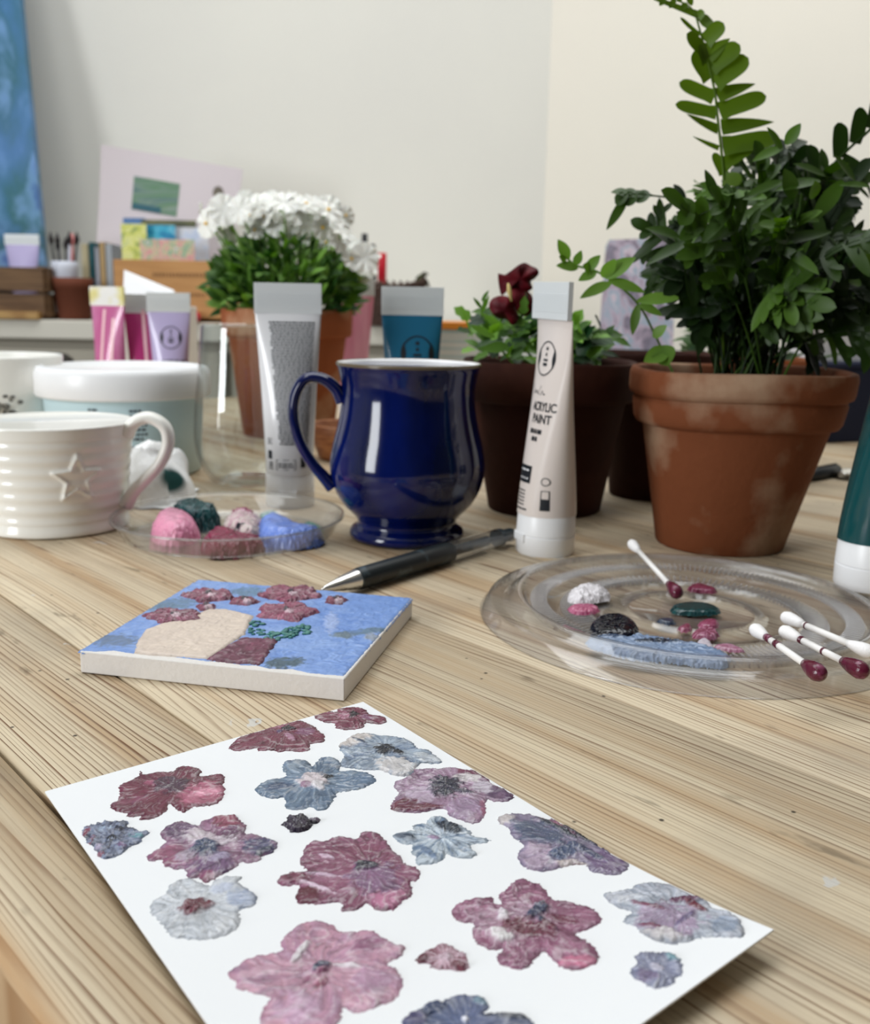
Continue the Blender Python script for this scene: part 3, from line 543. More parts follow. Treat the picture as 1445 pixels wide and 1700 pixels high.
for i, p in enumerate(hp):
    t = (hp[min(i+1, n-1)]-hp[max(i-1, 0)]).normalized(); nn = Vector((-t.z, 0, t.x)); wy = .0060; wt = .0036+.001*abs(2*i/(n-1)-1)**4
    for k in range(seg):
        q_ = 2*PI*k/seg; mb.v.append(tuple(p+Vector((0, 1, 0))*wy*math.cos(q_)+nn*wt*math.sin(q_)))
mb.f = [(j*seg+i, j*seg+(i+1) % seg, (j+1)*seg+(i+1) % seg, (j+1)*seg+i) for j in range(n-1) for i in range(seg)]+[tuple(range(seg-1, -1, -1)), tuple((n-1)*seg+i for i in range(seg))]
mb.mi = [0]*len(mb.f); mb.build('handle', cream_glaze, cup)

# white cup with dark floral print, tub
pc = thing('floral_mug', 'white mug with a dark floral print half hidden at the far left edge', 'mug', (-.352, .79, 0))
MB().lathe([(.001, .001), (.040, .0005), (.045, .004), (.047, .04), (.049, .088), (.0485, .0895), (.0465, .089), (.045, .04), (.040, .01), (.001, .008)], 48).build('mug_body', cream_glaze, pc)
rr = random.Random(3); mb = MB()
for k in range(34):
    a = math.radians(-68+rr.uniform(-24, 24)); z = rr.uniform(.030, .062) if k > 6 else .047+rr.uniform(-.006, .006); s_ = rr.uniform(.001, .0028)*(1.6 if k < 7 else 1)
    if k < 7: a = math.radians(-64+rr.uniform(-8, 8))
    R_ = .0475+.0004+(z-.04)*.04
    mb.add([(R_*math.cos(a+s_/R_*math.cos(t)), R_*math.sin(a+s_/R_*math.cos(t)), z+s_*math.sin(t)*rr.uniform(.6, 1)) for t in [2*PI*j/9 for j in range(9)]], [tuple(range(9))])
mb.build('floral_print', mat('sepia_print', s2l((84, 82, 78)), .4, noise=(300, s2l((150, 146, 138)), .45, .6)), pc, smooth=False)
tub = thing('plastic_tub', 'pale blue plastic tub with a white snap lid behind the star cup', 'tub', (-.247, .775, 0))
MB().lathe([(.001, .0005), (.054, .0), (.057, .002), (.0605, .060), (.0615, .070)], 72).build('tub_body', mat('pale_blue_plastic', s2l((196, 222, 230)), .35), tub)
MB().lathe([(.0618, .0615), (.0655, .0610), (.0665, .0625), (.0662, .0790), (.0640, .0830), (.0615, .0838), (.0600, .0822), (.001, .0815)], 72).build('tub_lid', white_plastic, tub)
mb = MB()
def wraptext(mb, rows, a0, z0, R0, lh, w):
    for k, row in enumerate(rows):
        x = 0
        for L_ in row:
            zz = z0-k*lh; Rr = R0-.0605*0+ (zz-.06)*.05
            q0, q1 = a0+x/Rr, a0+(x+L_*w)/Rr
            mb.add([(Rr*math.cos(q), Rr*math.sin(q), z_) for q, z_ in ((q0, zz), (q1, zz), (q1, zz+lh*.45), (q0, zz+lh*.45))], [(0, 1, 2, 3)]); x += L_*w+w*.6
rr = random.Random(8); rows = lambda n_, m_: [[rr.uniform(1, 3) for _ in range(rr.randint(m_-1, m_))] for _ in range(n_)]
wraptext(mb, rows(7, 4), math.radians(-70), .053, .0611, .0035, .0014)
wraptext(mb, rows(3, 3), math.radians(-98), .054, .0611, .0032, .0014)
wraptext(mb, rows(4, 4), math.radians(-70), .026, .0611, .003, .0013)
mb.build('label_print', grey_ink, tub, smooth=False)

# tissue
def crumple(name, label, cat, c, sx, sy, sz, m, seed, parent_g=None):
    mb = MB(); n = 44; vs = []
    for j in range(n+1):
        for i in range(n+1):
            u, v = i/n*2-1, j/n*2-1; r = math.hypot(u, v)
            p = Vector((u*2.2, v*2.2, seed)); k = mnoise.noise(p*1.0)*.9+.3*mnoise.noise(p*2.3)+.10*mnoise.noise(p*6, noise_basis='VORONOI_F2F1')
            hgt = max(0, 1-r**2.4)**.6*(.78+.30*k)
            off = mnoise.noise_vector(Vector((u*3, v*3, seed+3)))*.22
            vs.append((c[0]+(u+off.x)*sx, c[1]+(v+off.y)*sy, c[2]+.0012+max(0, hgt)*sz+.002*max(0, k)*(r > .8)))
    mb.add(vs, [(j*(n+1)+i, j*(n+1)+i+1, (j+1)*(n+1)+i+1, (j+1)*(n+1)+i) for j in range(n) for i in range(n)])
    return mb.build(name, m, auto=.5)
tis_m = mat('tissue', s2l((238, 238, 238)), .9, spec=.1, bump=(120, .5, .003)); nt = tis_m.node_tree
tcn = nt.nodes.new('ShaderNodeTexCoord'); vd = nt.nodes.new('ShaderNodeVectorMath'); vd.operation = 'DISTANCE'; sc_ = P(287, 794, .645); vd.inputs[1].default_value = sc_
rp = nt.nodes.new('ShaderNodeValToRGB'); rp.color_ramp.elements[0].position = .0095; rp.color_ramp.elements[0].color = (*s2l((44, 78, 76)), 1); rp.color_ramp.elements[1].position = .0120; rp.color_ramp.elements[1].color = (*s2l((238, 238, 238)), 1)
nt.links.new(tcn.outputs['Object'], vd.inputs[0]); nt.links.new(vd.outputs['Value'], rp.inputs[0]); nt.links.new(rp.outputs[0], nt.nodes['Principled BSDF'].inputs['Base Color'])
tag(crumple('tissue', '', '', (-.199, .662, 0), .030, .036, .047, tis_m, 3.3), 'crumpled white tissue with a dark green paint stain behind the star cup', 'tissue')

# glass
gl = thing('stemless_glass', 'clear stemless drinking glass between the tub and the white tube', 'glass', (-.140, .725, 0))
gp = cr([(.020, .001, 0), (.028, .004, 0), (.0365, .018, 0), (.0400, .036, 0), (.0385, .060, 0), (.0350, .090, 0), (.0325, .116, 0)], 6)
MB().lathe([(.001, .0015)]+[(p.x, p.y) for p in gp]+[(.0322, .1168)]+[(p.x-.0012, p.y+.002) for p in reversed(gp[3:])]+[(.018, .006), (.001, .005)], 64, cap=False).build('glass_bowl', glass_m, gl)

# ------------------------------------------------------------------ paint tubes
def make_tube(name, label, loc, rz, fill, w=.043, h=.146, r=.0160, cap_h=.0235, ch=.0195, capm=white_plastic, crimpm=crimp_white, group=None, deco=None, tilt=0, lean=0, fold=0):
    t = thing(name, label, 'paint tube', loc, rz, group)
    t.rotation_euler = (tilt, lean, rz)
    def ab(z):
        k = min(1, max(0, (z-cap_h)/(h-ch-cap_h))); e = k**1.35
        return r*(1-e)+w/2*e, r*(1-k**1.25)+.0009*k**1.25+.0006
    mb = MB(); n = 26; sg = 48
    zs = [cap_h-.001+(h-ch-cap_h+.001)*i/n for i in range(n+1)]
    for z in zs:
        a, b = ab(z)
        for k in range(sg):
            q_ = 2*PI*k/sg; mb.v.append((a*math.cos(q_), b*math.sin(q_)+fold*max(0, (z-cap_h)/(h-cap_h)-.6)**2, z))
    mb.f = [(j*sg+i, j*sg+(i+1) % sg, (j+1)*sg+(i+1) % sg, (j+1)*sg+i) for j in range(n) for i in range(sg)]+[tuple(range(sg-1, -1, -1)), tuple(n*sg+i for i in range(sg))]
    mb.mi = [0]*len(mb.f); body = mb.build('tube_body', fill, t)
    body.data.set_sharp_from_angle(angle=1.2)
    mb = MB(); f0 = fold*.16; cz = h-ch
    mb.box(-w/2-.0003, w/2+.0003, -.0014+f0, .0014+f0, cz, h, 0)
    for i in range(9): 
        z = cz+.004+i*.0011; mb.box(-w/2+.001, w/2-.001, -.0016+f0, .0016+f0, z, z+.0005, 0)
    mb.build('crimped_end', crimpm, t, smooth=False, bevel=.0002)
    cpart = MB().lathe([(.001, .0), (r*.98, 0), (r*1.02, .001), (r*1.03, cap_h*.45), (r*1.0, cap_h*.46), (r*1.0, cap_h*.48), (r*1.03, cap_h*.5), (r*1.0, cap_h-.001), (r*.97, cap_h), (r*.8, cap_h+.0002)], 48).build('cap', capm, t, auto=.8)
    MB().box(-.006, .006, -r*1.045, -r*.9, cap_h*.30, cap_h*.52).build('cap_notch', capm, cpart, smooth=False, bevel=.0008)
    def S(u, z, off=.00025):
        a, b = ab(z); x = max(-.999, min(.999, u/a)); return (u, -b*math.sqrt(1-x*x)-off+fold*max(0, (z-cap_h)/(h-cap_h)-.6)**2, z)
    if deco: deco(t, S)
    return t
def put_text(t, S, s, size, u0, z0, m=ink, name='lettering', bold=0, sx=1):
    vs, fs = text_mesh(s, size, bold)
    MB().add([S(u0+x*sx, z0+y) for x, y in vs], fs).build(name, m, t, smooth=False)
def grid(mb, S, u0, u1, z0, z1, nu=6, nz=2):
    mb.add([S(u0+(u1-u0)*i/nu, z0+(z1-z0)*j/nz) for j in range(nz+1) for i in range(nu+1)], [(j*(nu+1)+i, j*(nu+1)+i+1, (j+1)*(nu+1)+i+1, (j+1)*(nu+1)+i) for j in range(nz) for i in range(nu)])
def emblem(t, S, u0, z0, R, m=ink, sq=1.0):
    mb = MB(); n = 40
    for r0, r1 in ((R, R*.92),):
        vs = [S(u0+rr_*math.cos(2*PI*k/n)*sq, z0+rr_*1.1*math.sin(2*PI*k/n)) for rr_ in (r0, r1) for k in range(n)]
        mb.add(vs, [(k, (k+1) % n, n+(k+1) % n, n+k) for k in range(n)])
    for s_ in (-1, 1):                 # dark leaf shapes at both sides of the ring
        a0 = 0 if s_ > 0 else PI; vs = []; m_ = 12
        for k in range(m_+1):
            q_ = a0-.62+1.24*k/m_; wd = .30*math.sin(PI*k/m_)+.03
            vs += [S(u0+R*1.04*math.cos(q_)*sq, z0+R*1.1*math.sin(q_)), S(u0+R*(1.04-wd)*math.cos(q_)*sq, z0+R*1.1*(1-wd*.2)*math.sin(q_))]
        mb.add(vs, [(2*k, 2*k+1, 2*k+3, 2*k+2) for k in range(m_)])
    for (x, z, w_, h_) in ((0, .62, .22, .20), (0, .25, .16, .2), (0, -.1, .5, .14), (0, -.38, .46, .2)):
        grid(mb, S, u0+(x-w_/2)*R*sq, u0+(x+w_/2)*R*sq, z0+(z-h_/2)*R, z0+(z+h_/2)*R, 3, 1)
    mb.build('emblem', m, t, smooth=False)
def rows_deco(mb, S, u0, u1, ztop, zbot, n, rr_, hgt=.5, ragged=0):
    for k in range(n):
        z = ztop+(zbot-ztop)*k/n; dz = abs(zbot-ztop)/n*hgt; x = u0+ragged*rr_.random()
        while x < u1:
            L_ = rr_.uniform(.0010, .0034); grid(mb, S, x, min(u1, x+L_), z-dz, z, 2, 1); x += L_+.0006
cream_fill = mat('cream_paint_tube', s2l((222, 212, 206)), .28, spec=.5, coat=.3)
def deco_front(t, S):
    emblem(t, S, .0005, .1075, .0084, sq=1.2)
    rr_ = random.Random(2); mb = MB()
    sc = cr([(-.0088, 0, .0885), (-.0082, 0, .0925), (-.0070, 0, .0880), (-.0055, 0, .0900), (-.0040, 0, .0885), (-.0022, 0, .0898), (-.0005, 0, .0882), (.0015, 0, .0925), (.0020, 0, .0880), (.0038, 0, .0900), (.0050, 0, .0884), (.0066, 0, .0886)], 5)
    for a, b in zip(sc[:-1], sc[1:]): mb.add([S(a.x, a.z), S(b.x, b.z), S(b.x, b.z+.0006), S(a.x, a.z+.0006)], [(0, 1, 2, 3)])
    mb.build('signature', ink, t, smooth=False)
    put_text(t, S, 'ACRYLIC', .0066, .0062, .0800, bold=.00016, sx=.74); put_text(t, S, 'PAINT', .0066, .0062, .0735, bold=.00016, sx=.84)
    mb = MB(); rows_deco(mb, S, -.0015, .0095, .0700, .0665, 1, rr_, .7); rows_deco(mb, S, .0015, .0065, .0660, .0625, 1, rr_, .7)
    rows_deco(mb, S, -.0045, .0035, .0365, .0270, 5, rr_, .42, .001); rows_deco(mb, S, -.0045, .0065, .0265, .0245, 1, rr_, .5)
    mb.build('small_print', ink, t, smooth=False)
    mb = MB(); grid(mb, S, -.0060, .0062, .0405, .0500, 8, 2); mb.build('black_panel', ink, t, smooth=False)
    S2 = lambda u, z: S(u, z, .0005); mb = MB(); rows_deco(mb, S2, -.0035, .0045, .0480, .0465, 1, rr_, .6)
    for k in range(4): grid(mb, S2, -.0030+k*.0022, -.0020+k*.0022, .0425, .0435, 1, 1)
    mb.build('panel_print', white_plastic, t, smooth=False)
    mb = MB(); n = 16                                    # ring and dark jar mark near the cap
    for r0, r1 in ((.0023, .0018),):
        mb.add([S(.0138+q_*.7*math.cos(2*PI*k/n), .0425+q_*math.sin(2*PI*k/n)) for q_ in (r0, r1) for k in range(n)], [(k, (k+1) % n, n+(k+1) % n, n+k) for k in range(n)])
    grid(mb, S, .0125, .0152, .0265, .0330, 4, 2); grid(mb, S, .0125, .0128, .0330, .0375, 1, 1); grid(mb, S, .0149, .0152, .0330, .0375, 1, 1); grid(mb, S, .0125, .0152, .0372, .0376, 3, 1)
    mb.build('recycling_marks', ink, t, smooth=False)
make_tube('cream_paint_tube', 'tube of pinkish cream acrylic paint standing on its white cap beside the blue mug', (.0622, .535, 0), math.radians(-71), cream_fill, deco=deco_front, h=.1475, fold=-.02, lean=.018)
white_fill = mat('white_tube', s2l((228, 229, 232)), .22, coat=.3)
def deco_back(t, S):
    rr_ = random.Random(4); mb = MB()
    prof = [(-.010, .0185)]*12+[(-.0085, .0185)]*8+[(-.0095, .0175)]*10+[(-.008, .0165)]*10+[(-.0065, .0145)]*8
    n = 44
    for k in range(n):
        z = .1220-k*.00182; f = k/n; x = -.0125+.007*f+rr_.choice((0, 0, .0006, .0014)); u1 = .0175-.0045*f
        while x < u1:
            L_ = rr_.uniform(.0010, .0032); grid(mb, S, x, min(u1, x+L_), z-.0010, z, 2, 1); x += L_+.0004
    rows_deco(mb, S, -.0135, -.0105, .0465, .0420, 3, rr_, .5); grid(mb, S, -.0132, -.0105, .0330, .0385, 2, 1); rows_deco(mb, S, -.0125, -.0098, .0310, .0255, 3, rr_, .6)
    for a in ((-.0075, .0055, .0262, .0266), (-.0075, .0055, .0325, .0329), (-.0075, -.0071, .0262, .0328), (.0051, .0055, .0262, .0328)): grid(mb, S, *a, 2, 1)
    rows_deco(mb, S, -.0062, .004, .0305, .0270, 2, rr_, .5)
    grid(mb, S, .0085, .0115, .0275, .0345, 3, 1)
    mb.build('instruction_print', grey_ink, t, smooth=False)
make_tube('white_paint_tube', 'white paint tube turned to show its dense block of small print', (-.0985, .652, 0), math.radians(3), white_fill, deco=deco_back, h=.1465, w=.043)
teal_fill = mat('teal_blue_paint_tube', s2l((38, 106, 140)), .2, coat=.4)
make_tube('teal_blue_paint_tube', 'bright teal blue paint tube rising behind the rim of the blue mug', (-.0185, .70, 0), math.radians(4), teal_fill, deco=lambda t, S: emblem(t, S, .0035, .1010, .0112), h=.1465)
green_fill = mat('deep_green_paint_tube', s2l((2, 68, 72)), .2, coat=.4)
make_tube('deep_green_paint_tube', 'dark green paint tube at the right edge of the photo', (.2085, .452, .0068), math.radians(78), green_fill, h=.146)
lil_fill = mat('lilac_paint_tube', s2l((186, 176, 216)), .25, coat=.3)
make_tube('lilac_paint_tube', 'lilac paint tube standing beside the magenta tubes', (-.276, 1.02, 0), math.radians(6), lil_fill, deco=lambda t, S: (emblem(t, S, .002, .097, .0105), put_text(t, S, 'ACRYLIC', .0062, .005, .0705, bold=.0002), put_text(t, S, 'PAINT', .0062, .005, .0635, bold=.0002)), h=.142)
mag_fill = mat('magenta_paint_tube', s2l((192, 96, 148)), .22, coat=.4, noise=(40, s2l((206, 128, 172)), .45, .6, (1, 1, .3)))
pink_crimp = mat('yellow_edged_crimp', s2l((226, 218, 150)), .4, noise=(30, s2l((238, 238, 236)), .4, .5))
def mag_deco(t, S):
    mb = MB(); grid(mb, S, -.004, -.0005, .035, .124, 2, 16); grid(mb, S, .008, .011, .035, .115, 2, 16); mb.build('pale_stripe', mat('pale_pink_strip', s2l((240, 196, 204)), .3), t, smooth=False)  # two long pale pink strips down the tube front
make_tube('magenta_paint_tube', 'magenta paint tube with a yellow crimped end, left of the pair', (-.345, 1.04, 0), math.radians(-22), mag_fill, h=.147, crimpm=pink_crimp, deco=mag_deco, group=None)
make_tube('magenta_paint_tube', 'magenta paint tube tucked beside the lilac tube, right of the pair', (-.311, 1.055, 0), math.radians(28), mat('deep_magenta_paint_tube', s2l((176, 58, 118)), .22, coat=.4), h=.140, deco=mag_deco)
make_tube('pink_paint_tube', 'pink paint tube seen to the right of the white viola pot', (-.100, 1.16, 0), math.radians(12), mat('pink_paint_fill', s2l((214, 136, 158)), .3, noise=(60, s2l((226, 160, 178)), .4, .6, (1, 1, .1))), h=.163, w=.05)
# ------------------------------------------------------------------ small clear dish with dollops
dish = thing('clear_dish', 'round clear plastic dish of paint dollops between the star cup and the blue mug', 'dish', (-.1195, .5555, 0))
MB().lathe([(.001, .0006), (.054, .0006), (.0600, .0030), (.0640, .0105), (.0665, .0125), (.0668, .0135), (.0655, .0135), (.0628, .0115), (.0588, .0042), (.053, .0016), (.001, .0016)], 80, cap=False).build('dish_body', clear, dish)
for r0, z0 in ((.0660, .0135), (.0560, .0017)):
    MB().lathe([(r0-.0008, z0), (r0, z0+.0008), (r0+.0008, z0), (r0, z0-.0006), (r0-.0008, z0)], 80, cap=False).build('moulded_ring', clear, dish)
def dollop(name, label, pts, z0, base, alt, hmax, lump, z=(0, 0, 1), cat='paint', m=None, **k):
    w = lambda x, y: G(z[0]+x/z[2], z[1]+y/z[2], z0)
    poly = [w(*p) for p in cr([(p[0], p[1], 0) for p in pts], 4, True) for p in [(p[0], p[1])]]
    xs = [p.x for p in poly]; ys = [p.y for p in poly]
    k['ridge'] = k.get('ridge', .00015)*.7; hmax = hmax if z0 == .0018 else hmax*.5; k.setdefault('mott', .5); o = relief(name, poly, (sum(xs)/len(xs), sum(ys)/len(ys)), s2l(base), s2l(alt), k.pop('pat', ()), m or paint_gloss, None, zf=lambda x, y: z0, hmax=hmax, lump=lump*.35, dome=True, **k)
    return tag(o, label, cat, None)
dollop('paint_dollop', 'thick glossy pink dollop of paint in the small clear dish', [(252,888),(262,872),(290,868),(318,874),(330,886),(325,898),(295,906),(262,902)], .0018, (232,160,186), (220,140,172), .0105, .006, edge=.011, res=.0005, seed=60, rag=.001)
dollop('paint_dollop', 'dark green ragged dollop of paint behind the pink one', [(284,866),(300,854),(330,852),(358,862),(362,872),(340,880),(305,878)], .0018, (16,52,58), (30,84,88), .010, .008, edge=.008, res=.0005, seed=61, rag=.003, ridge=.0012)
dollop('paint_dollop', 'burgundy dollop of paint at the front of the small dish', [(338,912),(345,898),(372,892),(400,900),(432,906),(436,914),(400,922),(355,924)], .0018, (112,32,58), (140,56,84), .007, .006, edge=.008, res=.0005, seed=62, rag=.002, ridge=.0008)
dollop('paint_dollop', 'cream dollop streaked with burgundy in the middle of the small dish', [(372,890),(378,876),(400,868),(428,872),(438,884),(430,902),(400,904)], .0018, (206,196,190), (190,150,164), .0095, .007, edge=.009, res=.0005, seed=63, rag=.002, ridge=.0012,
       pat=[(G(400,874,.002).x, G(400,874,.002).y, .010, .004, 0, s2l((150,70,104)), .001), (G(396,898,.002).x, G(396,898,.002).y, .004, .002, 0, s2l((30,30,44)), .001)])
dollop('paint_dollop', 'sky blue dollop of paint at the right of the small dish', [(424,898),(430,880),(455,872),(480,878),(500,890),(535,894),(530,904),(490,910),(450,908)], .0018, (124,152,226), (104,132,212), .009, .006, edge=.010, res=.0005, seed=64, rag=.001)
dollop('paint_smear', 'green smear of paint behind the blue dollop', [(498,878),(512,872),(532,878),(536,888),(515,890),(500,886)], .0018, (44,116,104), (70,140,126), .003, .002, edge=.004, res=.0005, seed=65)
dollop('paint_smear', 'thin teal smear at the back of the small dish', [(435,852),(455,848),(462,856),(448,862),(452,868),(438,866)], .0018, (86,140,136), (140,176,170), .001, .001, edge=.003, res=.0005, seed=66)

# ------------------------------------------------------------------ large clear lid
lid = thing('round_palette', 'large ribbed clear plastic lid used as a paint palette at the right', 'palette', (.1150, .4190, 0))
lp = [(.001, .0020), (.0255, .0020), (.0268, .0034), (.0278, .0034), (.029, .0020), (.0445, .0018), (.0458, .0036), (.0472, .0038), (.0485, .0018), (.061, .0018), (.0635, .0040), (.0650, .0046), (.0700, .0048), (.0722, .0040), (.0738, .0072), (.0755, .0094), (.0775, .0098), (.0795, .0092), (.0812, .0062), (.0850, .0052), (.0885, .0062), (.0905, .0060), (.0928, .0012), (.0940, .0008)]
MB().lathe(lp+[(r-.0003, z-.0008) for r, z in reversed(lp)], 120, cap=False).build('lid_body', clear_lid_m, lid)
for r0, r1, z0, n, nm in ((.064, .0715, .0050, 170, 'radial_ribs'), (.0475, .058, .0022, 120, 'radial_ribs')):
    mb = MB()
    for k in range(n):
        a = 2*PI*k/n; mb.box(r0, r1, -.0004, .0004, z0-.0006, z0+.0009, M=Matrix.Rotation(a, 4, 'Z'))
    mb.build(nm, rib_m, lid, smooth=False)
LZ = .0038
zl3 = (790, 860, 2.206)
dollop('paint_blob', 'glossy black round blob of paint on the clear lid', [(428,400),(440,375),(470,362),(520,362),(570,378),(590,402),(585,432),(545,442),(480,440),(440,430)], LZ, (8,10,22), (18,22,38), .0045, .003, z=zl3, edge=.004, res=.0004, seed=70, rag=.0006, ridge=.0006)
dollop('paint_smear', 'ribbed slate blue smear of paint along the front of the clear lid', [(410,455),(440,440),(500,432),(560,440),(600,430),(680,445),(760,455),(830,470),(900,492),(925,515),(915,535),(880,545),(780,532),(690,522),(600,515),(520,500),(450,480)], .0050, (112,134,168), (142,160,186), .0028, .001, z=zl3, edge=.003, res=.0004, seed=71, ridge=.0011, rag=.001, m=paint_mat, pat=[(G(1088,1078,.003).x, G(1088,1078,.003).y, .010, .0025, 0, s2l((30,40,56)), .0006), (G(1020,1070,.003).x, G(1020,1070,.003).y, .008, .0015, 0, s2l((50,70,100)), .0004)])
dollop('paint_blob', 'flat dark green blob of paint under the tip of the leaning swab', [(718,330),(740,318),(790,312),(850,318),(888,332),(890,345),(840,352),(770,352),(730,345)], LZ, (16,50,54), (28,74,76), .0028, .001, z=zl3, edge=.003, res=.0004, seed=72)
dollop('paint_blob', 'short burgundy dab at the back of the clear lid', [(782,255),(800,244),(835,246),(880,262),(870,272),(820,268),(790,266)], LZ, (100,30,54), (140,70,98), .0022, .001, z=zl3, edge=.002, res=.0004, seed=73)
dollop('paint_blob', 'burgundy dab near the middle of the lid, the upper of two', [(820,388),(845,374),(880,376),(888,392),(870,400),(830,400)], LZ, (122,40,66), (160,90,120), .002, .001, z=zl3, edge=.002, res=.0004, seed=74)
dollop('paint_blob', 'burgundy dab with pale edges near the middle of the lid, the lower of two', [(800,418),(830,406),(875,408),(886,428),(862,438),(810,436)], LZ, (108,28,52), (176,120,146), .0022, .001, z=zl3, edge=.002, res=.0004, seed=75, ridge=.0006)
dollop('paint_blob', 'tiny burgundy spot left of the two middle dabs', [(745,402),(765,390),(786,392),(786,408),(760,412)], LZ, (110,36,60), (160,100,124), .0018, .0005, z=zl3, edge=.002, res=.0004, seed=76)
dollop('paint_smear', 'tiny dark navy streak of paint between the black blob and the burgundy spots', [(668,374),(695,368),(726,374),(722,386),(690,384)], LZ, (36,44,62), (60,72,92), .0015, .0005, z=zl3, edge=.0015, res=.0004, seed=77)
dollop('paint_smear', 'pinkish burgundy smear at the right end of the slate smear', [(880,468),(920,460),(975,478),(970,486),(915,480)], LZ, (150,90,116), (190,150,170), .001, .0005, z=zl3, edge=.0015, res=.0004, seed=78)
dollop('paint_smear', 'pale lilac smear below the middle burgundy dabs', [(820,448),(845,442),(866,470),(850,482),(826,474)], LZ, (196,186,200), (220,214,222), .001, .0005, z=zl3, edge=.0015, res=.0004, seed=79)
dollop('paint_blob', 'magenta blob of paint below the pearly white blob', [(340,330),(370,318),(420,318),(450,332),(430,346),(370,348)], LZ, (158,62,100), (196,120,150), .002, .0015, z=zl3, edge=.002, res=.0004, seed=80, ridge=.0006)
dollop('paint_blob', 'crinkled pearly white blob of paint at the left of the lid', [(345,300),(355,270),(400,256),(455,258),(485,275),(480,296),(430,306),(380,310)], LZ, (206,202,206), (226,222,226), .0045, .006, z=zl3, edge=.006, res=.0004, seed=81, ridge=.0014, rag=.001)

# swabs
cotton = mat('cotton_bud', s2l((238, 236, 236)), .85, bump=(900, .4, .0006)); stick_m = mat('white_stick', s2l((240, 238, 236)), .4)
bur_wet = mat('burgundy_wet_paint', s2l((88, 24, 46)), .2, noise=(260, s2l((130, 66, 94)), .55, .7), bump=(500, .3, .0008))
def swab(label, a, b, paint_end=None, bands=(), group=None, dab=None):
    a, b = Vector(a), Vector(b); d = b-a; L_ = d.length; u = d.normalized()
    t = thing('cotton_swab', label, 'cotton swab', a, 0, 'cotton swabs on the round clear palette')
    MB().tube([u*.010, u*(L_-.010)], .00125, 14).build('stick', stick_m, t)
    for end, (o_, s_) in enumerate(((Vector((0, 0, 0)), 1), (d, -1))):
        pts = []; rad = []; painted = paint_end == end
        for q_, r in ((0, .0002), (.0004, .0012), (.0015, .0022), (.0035, .0027), (.0065, .0025), (.010, .0019), (.0125, .0013)):
            pts.append(o_+u*q_*s_); rad.append(r*(1.22 if painted else 1.0))
        bud = MB().tube(pts, rad, 18).build('cotton_bud', bur_wet if painted else cotton, t)
        if painted: bud['label'] = 'cotton bud soaked in burgundy paint'
    for q_, w_ in bands:
        MB().tube([u*L_*q_, u*(L_*q_+w_)], .00145, 14).build('paint_mark', bur_wet, t)
    if dab: MB().tube([dab[0]*u*L_, dab[0]*u*L_+u*.003], .0027, 14).build('paint_mark', bur_wet, t)
    return t
def seg3(pa, pb, za, Ya_or_z): pass
swab('cotton swab leaning up from the dark green paint on the lid', P(1047, 900, .475+.022), G(1128, 988, .006), paint_end=1, bands=((.80, .006), (.9, .005)))
swab('cotton swab with a round burgundy tip, leftmost of the three lying over the lid', G(1250, 1042, .0135), P(1366, 1122, G(1366, 1122, .0150).y), paint_end=1, bands=((.22, .004), (.36, .003)))
swab('cotton swab with a thick burgundy tip, middle of the three lying over the lid', G(1297, 1045, .0145), G(1440, 1118, .0150), paint_end=1, bands=((.16, .006), (.52, .001)))
swab('cotton swab with dark specks on its bud, rightmost of the three lying over the lid', G(1299, 1022, .0150), G(1452, 1086, .0155), paint_end=None, bands=((.1, .0006), (.28, .0006)))

# pen
pa, pb = G(533, 979, .0062), G(850, 886, .0062); u = (pb-pa).normalized(); L_ = (pb-pa).length
pen = thing('gel_pen', 'black gripped clear pen with a silver tip lying in front of the blue mug', 'pen', (pa.x, pa.y, pa.z), math.atan2(u.y, u.x))
black_rub = mat('black_rubber', s2l((24, 32, 36)), .38, noise=(120, s2l((66, 80, 88)), .58, .7))
X = lambda pts: [Vector((x*L_, 0, 0)) for x, r in pts]
def pp(name, pts, m): return MB().tube(X(pts), [r for x, r in pts], 24).build(name, m, pen, auto=.9)
pp('metal_tip', [(0, .0004), (.012, .0006), (.015, .0012), (.09, .0036), (.15, .0049)], mat('silver_metal', (.75, .74, .72), .25, metal=1))
pp('rubber_grip', [(.15, .0050), (.17, .0054), (.40, .0056), (.60, .0056), (.62, .0052)], black_rub)
pp('ink_refill', [(.62, .0028), (.84, .0028)], black_rub)
pp('clear_barrel', [(.62, .0052), (.90, .0052), (.905, .0048)], clear)
pp('end_cap', [(.90, .0050), (.925, .0050), (.93, .0038), (.99, .0036), (1.0, .0030)], mat('dark_plastic', s2l((40, 50, 56)), .3))
pc_ = MB(); pc_.box(.70*L_, .97*L_, -.0072, -.0060, -.0018, .0024); pc_.box(.93*L_, .97*L_, -.0072, 0, -.0018, .0024)
pc_.build('pocket_clip', clear, pen, smooth=False, bevel=.0004)

